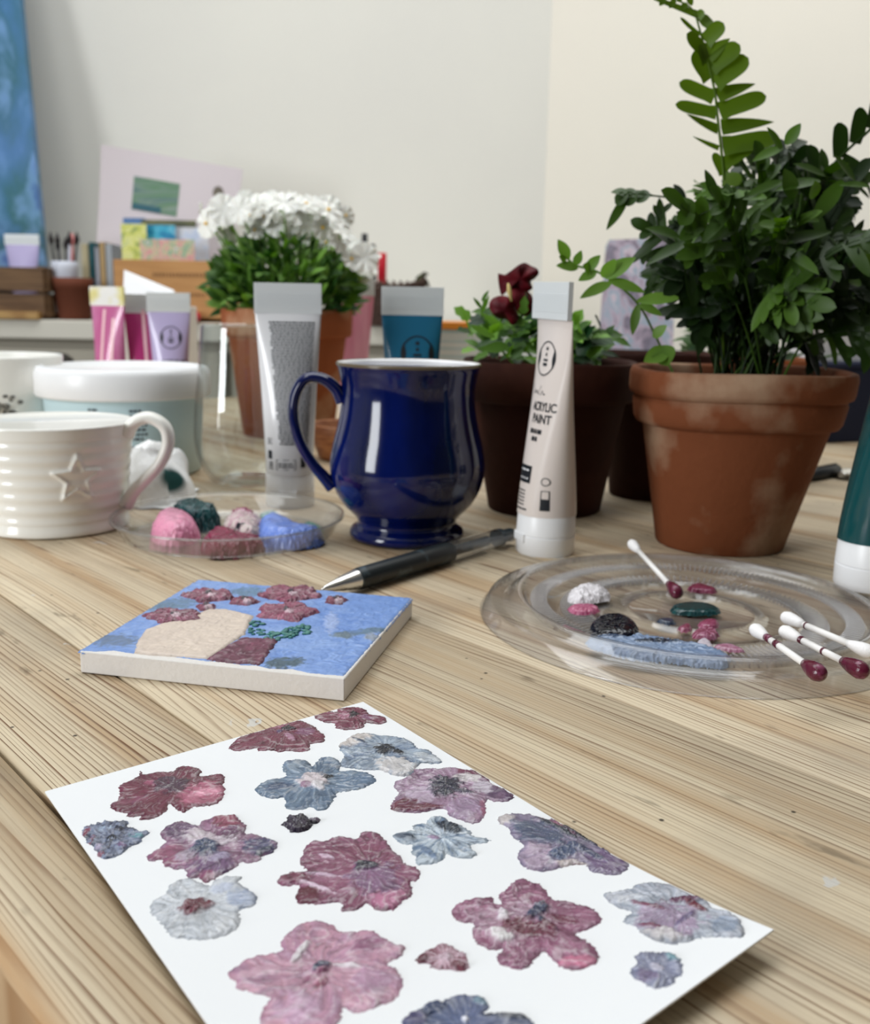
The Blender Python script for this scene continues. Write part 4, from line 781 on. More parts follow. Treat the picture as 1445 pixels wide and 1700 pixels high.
# ------------------------------------------------------------------ pots
def pot(t, rb, rt, h, m, z1, z2, band=2, soilz=None, shear=0):
    e = (rt-rb)
    if band == 2:
        pr = [(.008, 0), (rb, 0), (rb+.0008, .001), (rb+e*.60, z1), (rt-.0066, z1+.0010), (rt-.0050, z1+.0035), (rt-.0034, z2-.003), (rt-.0042, z2), (rt-.0012, z2+.0015), (rt-.0004, z2+.004), (rt, h-.003), (rt-.0008, h), (rt-.003, h+.0006), (rt-.006, h-.001), (rt-.009, h-.012), (rt-.012, h-.02)]
    else:
        pr = [(.008, 0), (rb, 0), (rb+.0008, .001), (rb+e*.66, z2), (rt-.0022, z2+.0012), (rt-.001, z2+.004), (rt, h-.002), (rt-.001, h), (rt-.004, h), (rt-.006, h-.003), (rt-.010, h-.02)]
    def fn(v, a, r, z):
        k = 1+.006*math.sin(a*2+z*30)+.004*math.sin(a*5+1+z*60); return Vector((v.x*k+shear*(z-.09), v.y*k, z+.0006*math.sin(a*3)*(z > .03)))
    MB().lathe(pr, 96, fn=fn, cap=False).build('pot', m, t, auto=1.0)
    sz = soilz or h-.012
    mb = MB(); n = 16; R_ = rt-.009
    mb.lathe([(R_, sz-.004), (R_*.8, sz), (R_*.4, sz+.003), (.001, sz+.004)], 40, fn=lambda v, a, r, z: Vector((v.x, v.y, z+.002*mnoise.noise(v*90))))
    mb.build('soil', soil, t)
def leaf_m(name, c1, c2, rough=.38, tr=.25):
    m = bpy.data.materials.new(name); m.use_nodes = True; nt = m.node_tree; b = nt.nodes['Principled BSDF']
    b.inputs['Roughness'].default_value = rough; b.inputs['Specular IOR Level'].default_value = .3
    at = nt.nodes.new('ShaderNodeAttribute'); at.attribute_name = 'tone'
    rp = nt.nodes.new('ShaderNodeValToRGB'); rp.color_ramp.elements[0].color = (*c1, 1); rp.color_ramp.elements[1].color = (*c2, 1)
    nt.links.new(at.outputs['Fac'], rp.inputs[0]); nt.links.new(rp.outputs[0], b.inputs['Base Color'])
    tl = nt.nodes.new('ShaderNodeBsdfTranslucent'); mx = nt.nodes.new('ShaderNodeMixShader'); mx.inputs[0].default_value = tr
    hs = nt.nodes.new('ShaderNodeHueSaturation'); hs.inputs['Value'].default_value = 1.9; hs.inputs['Saturation'].default_value = 1.15
    nt.links.new(rp.outputs[0], hs.inputs['Color']); nt.links.new(hs.outputs[0], tl.inputs[0])
    out = nt.nodes['Material Output']; nt.links.new(b.outputs[0], mx.inputs[1]); nt.links.new(tl.outputs[0], mx.inputs[2]); nt.links.new(mx.outputs[0], out.inputs[0])
    return m
class Leaves(MB):
    def __init__(s): super().__init__(); s.t = []
    def leaf(s, base, tip, width, up, tone, curl=.0, shape=None, lobes=0, n=9):
        base, tip = Vector(base), Vector(tip); d = tip-base; L_ = d.length; a = d.normalized(); side = a.cross(Vector(up)).normalized(); nn = side.cross(a)
        vs = []; m_ = n
        for i in range(m_+1):
            x = i/m_; w = shape(x) if shape else math.sin(PI*min(1, x*.96+.03))**.75*(1-.25*x)
            if lobes: w *= 1-.38*(.5+.5*math.cos(x*lobes*2*PI))*(x > .15)
            c = base+a*(x*L_)+nn*(-curl*L_*x*x)
            vs += [c-side*w*width/2+nn*width*.12*w, c, c+side*w*width/2+nn*width*.12*w]
        k = len(s.v); s.add(vs, [(3*i+j, 3*i+j+1, 3*i+j+4, 3*i+j+3) for i in range(m_) for j in (0, 1)])
        s.t += [tone]*(len(s.v)-k)
    def stem(s, pts, r, tone=.4, seg=6):
        k = len(s.v); s.tube(pts, r, seg); s.t += [tone]*(len(s.v)-k)
    def frond(s, path, w0, tone, up, nl=7, start=.35, lw=.0085, r=.0007, asym=0, rnd_=None, droop=.25, tip=True, fork=True):
        """path of points; one blade cut into rounded, strap like lobes on both sides"""
        p = cr(path, 8); n = len(p); s.stem(p, [r*(1.1-.7*i/n) for i in range(n)], tone*.8)
        R_ = rnd_ or rnd
        strap = lambda x: (.95+.35*math.sin(PI*x*.9))*math.sqrt(max(.004, 1-max(0, (x-.52)/.48)**2.2))
        for k in range(nl):
            f = start+(1-start)*(k+.3)/nl; i = min(n-2, int(f*(n-1))); c = p[i]; t_ = (p[i+1]-p[i]).normalized(); sd = t_.cross(up).normalized(); g = (k+.5)/nl
            env = (math.sin(PI*min(1, .30+.66*g))**.8)*w0
            for sg_ in (-1, 1):
                l_ = env*R_.uniform(.75, 1.2)*(1-asym*sg_); dirn = (sd*sg_*.9+t_*R_.uniform(.45, .85)+Vector((0, 0, -droop*R_.uniform(.0, 1.2)))).normalized()
                tn = min(1, max(0, tone+R_.uniform(-.12, .12))); cu = R_.uniform(-.05, .35)
                s.leaf(c-dirn*lw*.1, c+dirn*l_, lw*R_.uniform(.85, 1.15), up, tn, curl=cu, shape=strap, n=10)
                if fork and l_ > .012:
                    for q_, a_ in ((.42, .9), (.58, -.9)):
                        if R_.random() < .6:
                            mid = c+dirn*l_*q_-up*cu*l_*q_*q_; s.leaf(mid, mid+(dirn*.75+t_*a_*.7).normalized()*l_*R_.uniform(.30, .5), lw*.62, up, tn, curl=.1, shape=strap, n=7)
        i0 = max(1, int((start-.04)*(n-1))); vs = []
        for i in range(i0, n):
            t_ = (p[min(i+1, n-1)]-p[i-1]).normalized(); sd = t_.cross(up).normalized(); w_ = lw*.6*min(1, (i-i0+.4)/3)*min(1, (n-i)/3+.3)
            vs += [p[i]-sd*w_, p[i], p[i]+sd*w_]
        k = len(s.v); m_ = n-i0; s.add(vs, [(3*i+j, 3*i+j+1, 3*i+j+4, 3*i+j+3) for i in range(m_-1) for j in (0, 1)]); s.t += [tone]*(len(s.v)-k)
        if tip:
            t_ = (p[-1]-p[-3]).normalized(); s.leaf(p[-2], p[-1]+t_*lw*2.2, lw*1.1, up, tone, curl=.15, shape=strap)
    def done(s, name, m, parent):
        me = s.me(name); o = link(name, me, m, parent)
        a = me.attributes.new('tone', 'FLOAT', 'POINT'); a.data.foreach_set('value', s.t); return o

fern_leaf = leaf_m('fern_leaf', s2l((20, 38, 13)), s2l((80, 114, 38)), .45, .22)
fern_pot = thing('potted_fern', 'large leafy fern in a weathered two banded terracotta pot at the right', 'potted plant', (.1735, .5650, 0))
O_ = Vector(fern_pot.location)
pot(fern_pot, .0362, .0625, .1015, mat('weathered_terracotta', s2l((114, 64, 38)), .82, spec=.2, noise=(20, s2l((160, 132, 108)), .50, .70), bump=(150, .4, .0014)), .0705, .0865, shear=.055)
lv = Leaves(); base = Vector((0, .0, .088))
PF = lambda px, py, dy=0.0: P(px, py, .565+dy)-O_
rf = random.Random(21); VIEW = Vector((0, -1, .25)).normalized()
def fpath(px, py, dy, lift=.04, bx=0):
    tip = PF(px, py, dy); b0 = base+Vector((bx, rf.uniform(-.02, .02), 0)); mid = b0.lerp(tip, .5)+Vector((0, 0, lift)); 
    q1 = b0.lerp(tip, .22)+Vector((0, 0, lift*.9))
    return [b0, q1, mid.lerp(b0.lerp(tip, .72)+Vector((0, 0, lift*.8)), .4), tip]
targets = []
for px, py, n_ in ((1090, 370, 3), (1130, 350, 4), (1180, 330, 4), (1225, 310, 4), (1265, 270, 4), (1310, 255, 5), (1350, 290, 5), (1390, 300, 5), (1430, 290, 5), (1100, 440, 4), (1110, 480, 3), (1180, 400, 5), (1240, 380, 5), (1290, 350, 5), (1340, 370, 5), (1400, 370, 5), (1440, 380, 4), (1430, 440, 4), (1390, 450, 4), (1330, 450, 5), (1270, 450, 5), (1210, 460, 5), (1150, 480, 4), (1180, 520, 4), (1240, 520, 4), (1300, 510, 3), (1420, 500, 2)):
    for k in range(max(2, n_-2)):
        t_ = P(px+rf.uniform(-22, 22), py+rf.uniform(-20, 20), .565+rf.uniform(-.055, .05))-O_; targets.append((t_, rf.uniform(.004, .022)))
for k in range(9):          # a broad bushy crown: tips spread over a flattened dome
    a = rf.uniform(0, 2*PI); e = rf.uniform(-.15, 1.25); R_ = rf.uniform(.045, .092)
    x = math.cos(a)*math.cos(e)*R_*1.12; y = math.sin(a)*math.cos(e)*R_*.85; z = .108+math.sin(e)*R_*.78
    targets.append((Vector((x+.018, y, z)), rf.uniform(.015, .035)))
for k in range(8):          # inner leaves that fill the heart
    a = rf.uniform(0, 2*PI); R_ = rf.uniform(.012, .055); targets.append((Vector((math.cos(a)*R_+.008, math.sin(a)*R_, rf.uniform(.105, .170))), .012))
for k in range(4):          # right hand side spills beyond the pot
    targets.append((Vector((rf.uniform(.055, .115), rf.uniform(-.05, .05), rf.uniform(.105, .172))), rf.uniform(.01, .03)))
for tip, lf in targets:
    b0 = base+Vector((rf.uniform(-.02, .02), rf.uniform(-.02, .02), 0)); q1 = b0.lerp(tip, .3)+Vector((0, 0, lf)); q2 = b0.lerp(tip, .72)+Vector((0, 0, lf*1.15))
    up = (Vector((rf.uniform(-.9, .9), -.75, rf.uniform(.1, 1.1)))).normalized()
    lv.frond([b0, q1, q2, tip], rf.uniform(.016, .028), rf.uniform(.0, 1)**2.3, up, nl=rf.randint(4, 5), start=rf.uniform(.42, .58), lw=rf.uniform(.0044, .0062), rnd_=rf, droop=rf.uniform(0, .4))
# arching frond at the left with the drooping tip
lv.frond([base+Vector((-.012, 0, 0)), PF(1190, 440), PF(1150, 345), PF(1080, 324), PF(1040, 322), PF(1030, 326)], .0105, .35, Vector((0, -.7, .7)), nl=4, start=.62, lw=.0050, fork=False, rnd_=rf, tip=False)
lv.leaf(PF(1044, 322), PF(1006, 385), .0062, VIEW, .5, curl=-.35, n=12)
# upper right frond with big upright lobes
pr_ = [base+Vector((.012, 0, 0)), PF(1290, 400), PF(1370, 290), PF(1412, 245), PF(1445, 215), PF(1470, 180)]
p_ = cr(pr_, 8); lv.stem(p_, [.0008]*len(p_), .2)
for b_, t_, w_ in (((1392, 262), (1396, 203), 29), ((1418, 238), (1432, 178), 27), ((1446, 214), (1462, 150), 26), ((1360, 300), (1345, 240), 26), ((1400, 262), (1440, 290), 20), ((1375, 285), (1420, 300), 20), ((1340, 320), (1310, 285), 20)):
    lv.leaf(PF(*b_), PF(*t_), w_*.565/1625, VIEW+Vector((.3, 0, 0)), .12, curl=.05, shape=lambda x: (.8+.25*math.sin(PI*x))*(1-max(0, x-.86)**1.3*9), n=12)
# pale leaves near the top of the crown and along its edges
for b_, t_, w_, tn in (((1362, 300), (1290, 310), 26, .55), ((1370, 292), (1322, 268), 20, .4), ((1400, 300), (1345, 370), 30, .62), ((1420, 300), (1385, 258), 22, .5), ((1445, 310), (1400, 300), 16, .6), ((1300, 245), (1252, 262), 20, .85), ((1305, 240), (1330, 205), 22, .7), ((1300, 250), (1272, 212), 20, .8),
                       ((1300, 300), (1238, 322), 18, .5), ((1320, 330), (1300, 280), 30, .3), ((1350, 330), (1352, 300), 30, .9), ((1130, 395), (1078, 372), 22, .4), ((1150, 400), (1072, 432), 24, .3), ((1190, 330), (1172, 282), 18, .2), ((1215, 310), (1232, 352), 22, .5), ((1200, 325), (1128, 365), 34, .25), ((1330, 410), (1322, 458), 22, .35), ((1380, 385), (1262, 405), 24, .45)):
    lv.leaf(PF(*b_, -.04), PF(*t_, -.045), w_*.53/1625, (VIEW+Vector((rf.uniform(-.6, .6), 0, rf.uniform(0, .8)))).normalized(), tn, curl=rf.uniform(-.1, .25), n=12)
lv.done('fern_leaves', fern_leaf, fern_pot)
# the tall frond
tl_ = Leaves(); zt = lambda x, y: PF(980+x/3.107, y/3.107, -.01)
rach = [base+Vector((-.01, 0, 0)), zt(700, 1300), zt(692, 960), zt(680, 800), zt(660, 620), zt(645, 480), zt(620, 370), zt(590, 250), zt(565, 150), zt(535, 60), zt(480, 15), zt(390, -12), zt(290, -20)]
p_ = cr(rach, 6); tl_.stem(p_, [.0009*(1-.6*i/len(p_)) for i in range(len(p_))], .75)
lobe = lambda x: (1.12+.16*math.sin(PI*x)+.35*max(0, .2-x)*5)*math.sqrt(max(.002, 1-max(0, (x-.66)/.34)**2.4))
pt_lobe = lambda x: 1.15*(1-x**1.7)**.9+.01
for (bx, by, tx, ty, w_, sh) in [(688,925,770,935,52,0),(688,850,850,740,48,0),(684,760,968,708,66,0),(676,660,962,618,64,1),(668,580,908,492,62,0),(655,495,866,420,60,1),(640,425,804,305,72,0),(622,345,758,242,66,0),(606,290,712,205,62,1),(594,215,676,130,56,0),(575,130,632,82,46,0),(556,90,580,62,30,0),
                           (664,765,516,712,22,1),(660,670,474,604,40,1),(652,585,442,545,46,0),(640,505,464,430,52,0),(622,405,530,270,66,0),(600,320,545,240,40,0),(590,270,472,195,50,0),(565,180,448,106,16,0),(690,900,640,790,34,0)]:
    tl_.leaf(zt(bx, by), zt(tx, ty)+Vector((0, rf.uniform(-.006, .004), 0)), w_/3.107*.57/1625*1.05, VIEW, .66+rf.uniform(-.1, .12), curl=.07 if tx > bx else -.12, shape=pt_lobe if sh else lobe, n=16)
for k in range(7): 
    c = cr([zt(545, 40), zt(500, 15), zt(440, 0), zt(390, -12), zt(290, -20)], 4); i = min(len(c)-2, 2+k*2); tl_.leaf(c[i], c[i]+Vector((-.003, 0, -.004 if k % 2 else .005)), .004, VIEW, .6)
tl_.leaf(zt(560, 80), zt(330, -8), .0042, VIEW, .6, shape=lambda x: 1-.5*x)
fo = tl_.done('tall_frond', leaf_m('young_frond', s2l((44, 66, 8)), s2l((90, 120, 22)), .45, .22), fern_pot); fo['label'] = 'tall upright bright green frond'
# round leaved sprig at the left
sp_ = Leaves(); st_ = [base+Vector((-.035, -.02, -.004)), PF(1090, 560), PF(1060, 505), PF(1020, 468), PF(985, 448), PF(955, 440), PF(935, 420)]
p_ = cr(st_, 6); sp_.stem(p_, .0007, .7)
for (bx, by, tx, ty, w_) in [(1005,462,1052,425,20),(1010,465,1072,482,14),(1015,470,965,490,15),(1000,460,1022,430,16),(990,452,962,464,13),(975,448,995,425,13),(960,445,925,440,13),(955,440,965,418,11),(945,430,927,398,14),(940,436,930,425,10),(980,450,970,440,16),(1060,505,1050,555,12),(1058,500,1130,490,16),(1062,506,1100,520,12),(1095,575,1110,605,30),(1085,560,1105,540,14),(1110,580,1070,600,22)]:
    sp_.leaf(PF(bx, by, -.02), PF(tx, ty, -.025), w_*.55*1.5/1625, (VIEW+Vector((rf.uniform(-.4, .4), 0, .2))).normalized(), .7+rf.uniform(-.25, .25), curl=rf.uniform(0, .2), n=10)
so = sp_.done('side_sprig', leaf_m('sprig_leaf', s2l((34, 66, 22)), s2l((112, 150, 62)), .45, .25), fern_pot); so['label'] = 'arching side sprig with small rounded pale green leaves'
# long strap leaf right
ex = Leaves()
for pts, w_ in (([PF(1330, 545), PF(1365, 540), PF(1382, 570), PF(1388, 605)], .0042), ([PF(1320, 560), PF(1345, 562), PF(1356, 590)], .006), ([PF(1270, 570), PF(1330, 540), PF(1395, 545)], .006)):
    c = cr(pts, 6); n_ = len(c); vs = []
    for i, q in enumerate(c):
        t_ = (c[min(i+1, n_-1)]-c[max(0, i-1)]).normalized(); sd = t_.cross(VIEW).normalized(); w2 = w_*math.sin(PI*min(1, .12+.86*i/n_))**.6/2; vs += [q-sd*w2, q+sd*w2]
    k = len(ex.v); ex.add(vs, [(2*i, 2*i+1, 2*i+3, 2*i+2) for i in range(n_-1)]); ex.t += [.45]*(len(ex.v)-k)
ex.done('strap_leaves', fern_leaf, fern_pot)

# viola plants
def petal_mesh(mb, c, R_, face, roll, n=5, sp=.70, ripple=.08, mi=0):
    q = face.to_track_quat('Z', 'Y').to_matrix(); q = q @ Matrix.Rotation(roll, 3, 'Z')
    for k in range(n):
        a0 = 2*PI*k/n+PI/2; pr = [0, .35, .7, .92, 1.0]
        vs = [c+q @ Vector((0, 0, .0))]
        m_ = 10; L2 = R_*(1.08 if k in (0,) else 1)
        for i in range(m_+1):
            t = -1+2*i/m_; rr_ = math.sqrt(max(0, 1-t*t*.92)); x = t*R_*sp*1.12; y = L2*(.52+.48*rr_)
            z = R_*ripple*math.sin(t*7+k)+.12*R_*(1 if k % 2 else -1)*.6
            ca, sa = math.cos(a0-PI/2), math.sin(a0-PI/2); vs.append(c+q @ Vector((x*ca-y*sa, x*sa+y*ca, z)))
        mid = [c+(v-c)*.55+q @ Vector((0, 0, R_*.05)) for v in vs[1:]]; k0 = len(vs); vs += mid
        fs = [(0, k0+i, k0+i+1) for i in range(m_)]+[(k0+i, 1+i, 2+i, k0+i+1) for i in range(m_)]
        mb.add(vs, fs, mi)
    return q
def petal_m(name, c, tr=.35, c2=None):
    m = leaf_m(name, c, c2 or c, .5, tr); return m
white_petal = mat('white_petal', s2l((244, 244, 238)), .6, spec=.2, sss=.2); yellow_eye = mat('yellow_eye', s2l((240, 190, 30)), .6)
vio = thing('potted_white_viola', 'white violas in bloom in a terracotta pot behind the white tube', 'potted plant', (-.155, 1.02, 0)); O2 = Vector(vio.location)
pot(vio, .046, .067, .128, terra, .07, .100, band=1, soilz=.118)
PV = lambda px, py, dy=0.0: P(px, py, 1.02+dy)-O2
lv2 = Leaves(); rv = random.Random(33)
for k in range(950):
    a = rv.uniform(0, 2*PI); rr_ = math.sqrt(rv.random())*.070; zz = .120+rv.random()**.8*.078*(1-(rr_/.095)**2)+.004; c = Vector((math.cos(a)*rr_-.002, math.sin(a)*rr_, zz))
    d = Vector((math.cos(a)*rv.uniform(.2, 1), math.sin(a)*rv.uniform(.2, 1), rv.uniform(-.1, .9))).normalized()
    lv2.leaf(c, c+d*rv.uniform(.011, .022), rv.uniform(.006, .011), Vector((rv.uniform(-.5, .5), -.8, .8)), rv.random()**1.4, curl=rv.uniform(-.1, .4), n=5)
lv2.done('foliage', leaf_m('viola_leaf', s2l((30, 66, 24)), s2l((116, 158, 66)), .5, .2), vio)
stm = Leaves(); fl = []
for px, py, s_ in [(345,372,17),(370,350,18),(335,352,13),(395,345,16),(385,372,14),(415,360,17),(432,340,18),(455,350,16),(470,338,17),(488,352,18),(508,342,17),(524,355,17),(545,350,18),(500,372,17),(560,372,16),(570,385,17),(535,380,15),(515,392,15),(560,398,15),(582,402,15),(606,425,18),(600,448,18),(585,432,14),(420,385,12),(375,395,13),(355,365,14),(460,375,14),(440,362,13),(545,405,14),(480,398,12),(405,335,12),(525,335,13),(570,355,12),(455,330,13),(490,330,14)]:
    for dy in ((-.02-.03*rv.random()), (.02+.04*rv.random())) if s_ > 15 else ((rv.uniform(-.05, .03)),):
        c = PV(px+rv.uniform(-4, 4), py+rv.uniform(-3, 3), dy); fl.append((c, s_*1.32*1.02/1625))
for c, R_ in fl:
    o_ = thing  # flowers are parts of the plant
    face = (Vector((c.x*6, -1.0+c.y*3, .35))+Vector((rv.uniform(-.9, .9), rv.uniform(-.2, .8), rv.uniform(-.3, .9)))).normalized()
    mb = MB(); qm = petal_mesh(mb, c, R_, face, rv.random()*6); f_ = mb.build('flower', white_petal, vio)
    e_ = MB(); cc = c+face*R_*.10; e_.lathe([(R_*.13, 0), (R_*.09, R_*.1), (.0001, R_*.14)], 8, fn=lambda v, a, r, z: cc+qm @ v); (e_.build('flower_eye', yellow_eye, f_) if face.y < 0 and rv.random() < .5 else None)
    b0 = Vector((c.x*.45, c.y*.45, .122)); stm.stem(cr([b0, b0.lerp(c, .6)+Vector((0, 0, .012)), c-face*R_*.1], 4), .0009, .8, 5)
    stm.leaf(c-face*.001, c-face*.010+Vector((0, 0, -.004)), .006, Vector((0, -1, 0)), .9, n=4)
stm.done('stems', leaf_m('viola_stem', s2l((70, 100, 40)), s2l((134, 170, 84)), .5, .1), vio)

red_petal = mat('dark_red_petal', s2l((92, 6, 20)), .6, spec=.2, noise=(90, s2l((50, 2, 12)), .4, .7)); 
red = thing('potted_red_viola', 'dark red viola in a shade-darkened terracotta pot between the blue mug and the cream tube', 'potted plant', (.0745, .658, 0)); O3 = Vector(red.location)
pot(red, .0375, .0580, .1000, terra_shaded, .05, .074, band=1)
PR = lambda px, py, dy=0.0: P(px, py, .658+dy)-O3
lv3 = Leaves(); rv = random.Random(9)
for k in range(230):
    px = rv.choice((rv.uniform(768, 905), rv.uniform(935, 1000), rv.uniform(780, 990))); dy = rv.uniform(-.045, .045); py = rv.uniform(520, 598) if px < 905 else rv.uniform(548, 600)
    c = PR(px, py, dy); d = Vector((rv.uniform(-1, 1), rv.uniform(-1, .2), rv.uniform(-.2, .9))).normalized()
    if c.z < .092 or math.hypot(c.x, c.y) > .055: continue
    lv3.leaf(c, c+d*rv.uniform(.010, .020), rv.uniform(.007, .012), Vector((rv.uniform(-.4, .4), -.7, .8)), rv.random()**1.5, curl=rv.uniform(0, .3), lobes=2, n=10)
for (bx, by, tx, ty, w_, tn) in [(800,520,812,490,8,.5),(785,560,765,505,4,.9),(850,560,800,520,18,.9),(822,560,780,540,16,.8),(845,575,800,580,22,.5),(870,560,905,520,20,.1),(830,545,870,530,20,.4),(890,580,905,545,22,.2),(800,500,812,482,7,.3),(800,512,786,494,7,.4)]:
    lv3.leaf(PR(bx, by, -.03), PR(tx, ty, -.035), w_*.63/1625, (VIEW+Vector((rv.uniform(-.4, .4), 0, .2))).normalized(), tn, n=10)
for tip in ((805, 495), (848, 500), (985, 560), (835, 520)):
    lv3.stem(cr([Vector((rv.uniform(-.02, .02), 0, .09)), PR(tip[0], tip[1]+50, -.01), PR(*tip, -.02)], 5), .0008, .6)
lv3.done('foliage', leaf_m('red_viola_leaf', s2l((20, 52, 26)), s2l((124, 170, 70)), .5, .22), red)
def red_flower(parent, pts_list, proj, dys, name='flower', eye=None):
    mb = MB()
    for pts, dy in zip(pts_list, dys):
        c = [proj(x, y, dy+.004*math.sin(i*1.7)) for i, (x, y) in enumerate(pts)]; c = cr(c, 4, True); ctr = sum(c, Vector())/len(c)+Vector((0, -.003, 0)); n_ = len(c)
        mid = [ctr.lerp(q, .6)+Vector((0, -.0015, 0)) for q in c]; bk = [q+Vector((0, .0007, 0)) for q in c]
        mb.add([ctr]+mid+c+bk+[ctr+Vector((0, .0012, 0))], [(0, 1+i, 1+(i+1) % n_) for i in range(n_)]+[(1+i, 1+n_+i, 1+n_+(i+1) % n_, 1+(i+1) % n_) for i in range(n_)]+[(1+n_+i, 1+2*n_+i, 1+2*n_+(i+1) % n_, 1+n_+(i+1) % n_) for i in range(n_)]+[(1+2*n_+i, 1+3*n_, 1+2*n_+(i+1) % n_) for i in range(n_)])
    f_ = mb.build(name, red_petal, parent)
    if eye: 
        c = proj(*eye, min(dys)-.004); MB().tube([c+Vector((-.001, 0, .005)), c, c+Vector((.0015, 0, -.006))], [.0006, .0016, .0005], 8).build('flower_eye', mat('pale_yellow', s2l((206, 186, 120)), .6), f_)
    return f_
rz_ = lambda x, y, dy: PR(740+x/3.036, 400+y/3.036, dy)
red_flower(red, [[(265,165),(285,178),(330,150),(370,120),(400,110),(430,125),(462,140),(470,165),(450,190),(430,205),(438,240),(400,260),(350,262),(320,240),(285,275),(270,230)],
                 [(330,240),(380,235),(432,270),(442,320),(430,365),(395,380),(360,350),(335,300)],
                 [(222,310),(245,285),(290,275),(330,290),(350,330),(370,380),(360,410),(335,425),(305,395),(270,392),(240,370),(222,340)]], rz_, (-.030, -.034, -.038), eye=(322, 255))

# more pots standing behind the fern, with red violas
bp_ = thing('potted_red_viola', 'terracotta pot of dark red violas standing behind the fern pot', 'potted plant', (.247, .800, 0)); O4 = Vector(bp_.location)
pot(bp_, .033, .052, .098, terra, .05, .074, band=1)
PB = lambda px, py, dy=0.0: P(px, py, .800+dy)-O4
lv4 = Leaves(); rv = random.Random(19)
for k in range(170):
    a = rv.uniform(0, 2*PI); rr_ = math.sqrt(rv.random())*.045; c = Vector((math.cos(a)*rr_, math.sin(a)*rr_, rv.uniform(.095, .13))); d = Vector((rv.uniform(-1, 1), rv.uniform(-1, 1), rv.uniform(0, 1))).normalized()
    lv4.leaf(c, c+d*rv.uniform(.010, .020), rv.uniform(.006, .011), Vector((0, -.5, 1)), rv.random()*.7, curl=.2, n=6)
red_flower(bp_, [[(1362,535),(1375,520),(1390,512),(1402,525),(1408,530),(1396,545),(1378,552)], [(1372,505),(1392,500),(1402,518),(1385,530),(1370,522)]], PB, (-.01, -.013))
red_flower(bp_, [[(1420,502),(1436,500),(1448,510),(1448,540),(1436,570),(1426,560),(1424,530)]], PB, (-.012,))
for tip in ((1380, 530), (1432, 540)):
    lv4.stem(cr([Vector((.02, 0, .09)), PB(tip[0]-14, tip[1]+40, 0), PB(*tip, -.005)], 5), .0009, .6)
lv4.done('foliage', leaf_m('back_viola_leaf', s2l((20, 50, 24)), s2l((90, 130, 50)), .5, .2), bp_)
dp = thing('terracotta_pot', 'small shade-darkened terracotta pot squeezed behind the left side of the fern pot', 'plant pot', (.1600, .7150, 0))
pot(dp, .030, .043, .104, terra_shaded, .05, .080, band=1)
sc2 = thing('wooden_bowl', 'small brown wooden bowl seen through the gap between the white tube and the blue mug', 'bowl', (-.078, .86, 0))
MB().lathe([(.001, .0), (.024, 0), (.026, .002), (.033, .020), (.0345, .030), (.034, .0315), (.0325, .0305), (.030, .018), (.022, .006), (.001, .005)], 48).build('bowl_body', mat('orange_wood', s2l((156, 100, 58)), .5, noise=(60, s2l((120, 66, 34)), .4, .6, (1, 1, 6))), sc2)

# ------------------------------------------------------------------ things at the back of the table
def slab(name, pts, th, m, label=None, cat=None, parent=None, smooth=False, bevel=0):
    """a flat sheet with real thickness through world points"""
    pts = [Vector(p) for p in pts]; n = (pts[1]-pts[0]).cross(pts[2]-pts[0]).normalized()*th; k = len(pts)
    o = MB().add(pts+[p+n for p in pts], [tuple(range(k)), tuple(range(2*k-1, k-1, -1))]+[(i, (i+1) % k, k+(i+1) % k, k+i) for i in range(k)]).build(name, m, parent, smooth=smooth, bevel=bevel)
    return tag(o, label, cat) if label else o
tcm = mat('lilac_brushed_canvas', s2l((128, 118, 134)), .6)
def strokes(m, cols, sc=(14, 14, 2.2), seed=0, detail=3, dist=1.2, rot=0):
    nt = m.node_tree; tc = nt.nodes.new('ShaderNodeTexCoord'); mp = nt.nodes.new('ShaderNodeMapping'); mp.inputs['Scale'].default_value = sc; mp.inputs['Location'].default_value = (seed, seed*2, seed*.7); mp.inputs['Rotation'].default_value = (0, rot, 0)
    n = nt.nodes.new('ShaderNodeTexNoise'); n.inputs['Scale'].default_value = 1; n.inputs['Detail'].default_value = detail; n.inputs['Distortion'].default_value = dist
    r = nt.nodes.new('ShaderNodeValToRGB'); e = r.color_ramp.elements
    while len(e) < len(cols): e.new(.5)
    for i, (x, c) in enumerate(zip(e, cols)): x.position = .28+.44*i/(len(cols)-1); x.color = (*s2l(c), 1)
    nt.links.new(tc.outputs['Object'], mp.inputs[0]); nt.links.new(mp.outputs[0], n.inputs['Vector']); nt.links.new(n.outputs[0], r.inputs[0]); nt.links.new(r.outputs[0], nt.nodes['Principled BSDF'].inputs['Base Color']); return m
strokes(tcm, [(84, 76, 88), (120, 114, 130), (104, 96, 110), (166, 150, 164), (134, 150, 164), (188, 170, 180), (96, 88, 102)], (48, 48, 3), 3, dist=.4)
cvs = slab('leaning_canvas', [P(998, 582, 1.10), P(1118, 584, 1.12), P(1122, 394, 1.22), P(1012, 398, 1.20)], -.012, tcm, 'small canvas brushed in grey lilac and pale blue leaning behind the fern', 'canvas')
# its support: a little block easel
ce = thing('canvas_rest', 'low dark rest holding the grey lilac canvas', 'easel', (.215, 1.16, 0), math.radians(-4))
b0 = P(1060, 588, 1.11)
MB().box(-.055, .055, -.075, .05, 0, b0.z-.004).build('rest_block', mat('dark_block', s2l((46, 66, 66)), .6), ce, smooth=False, bevel=.003)
MB().box(-.055, .055, -.075, -.068, b0.z-.004, b0.z+.006).build('rest_lip', mat('dark_block_lip', s2l((40, 58, 60)), .6), ce, smooth=False, bevel=.001)
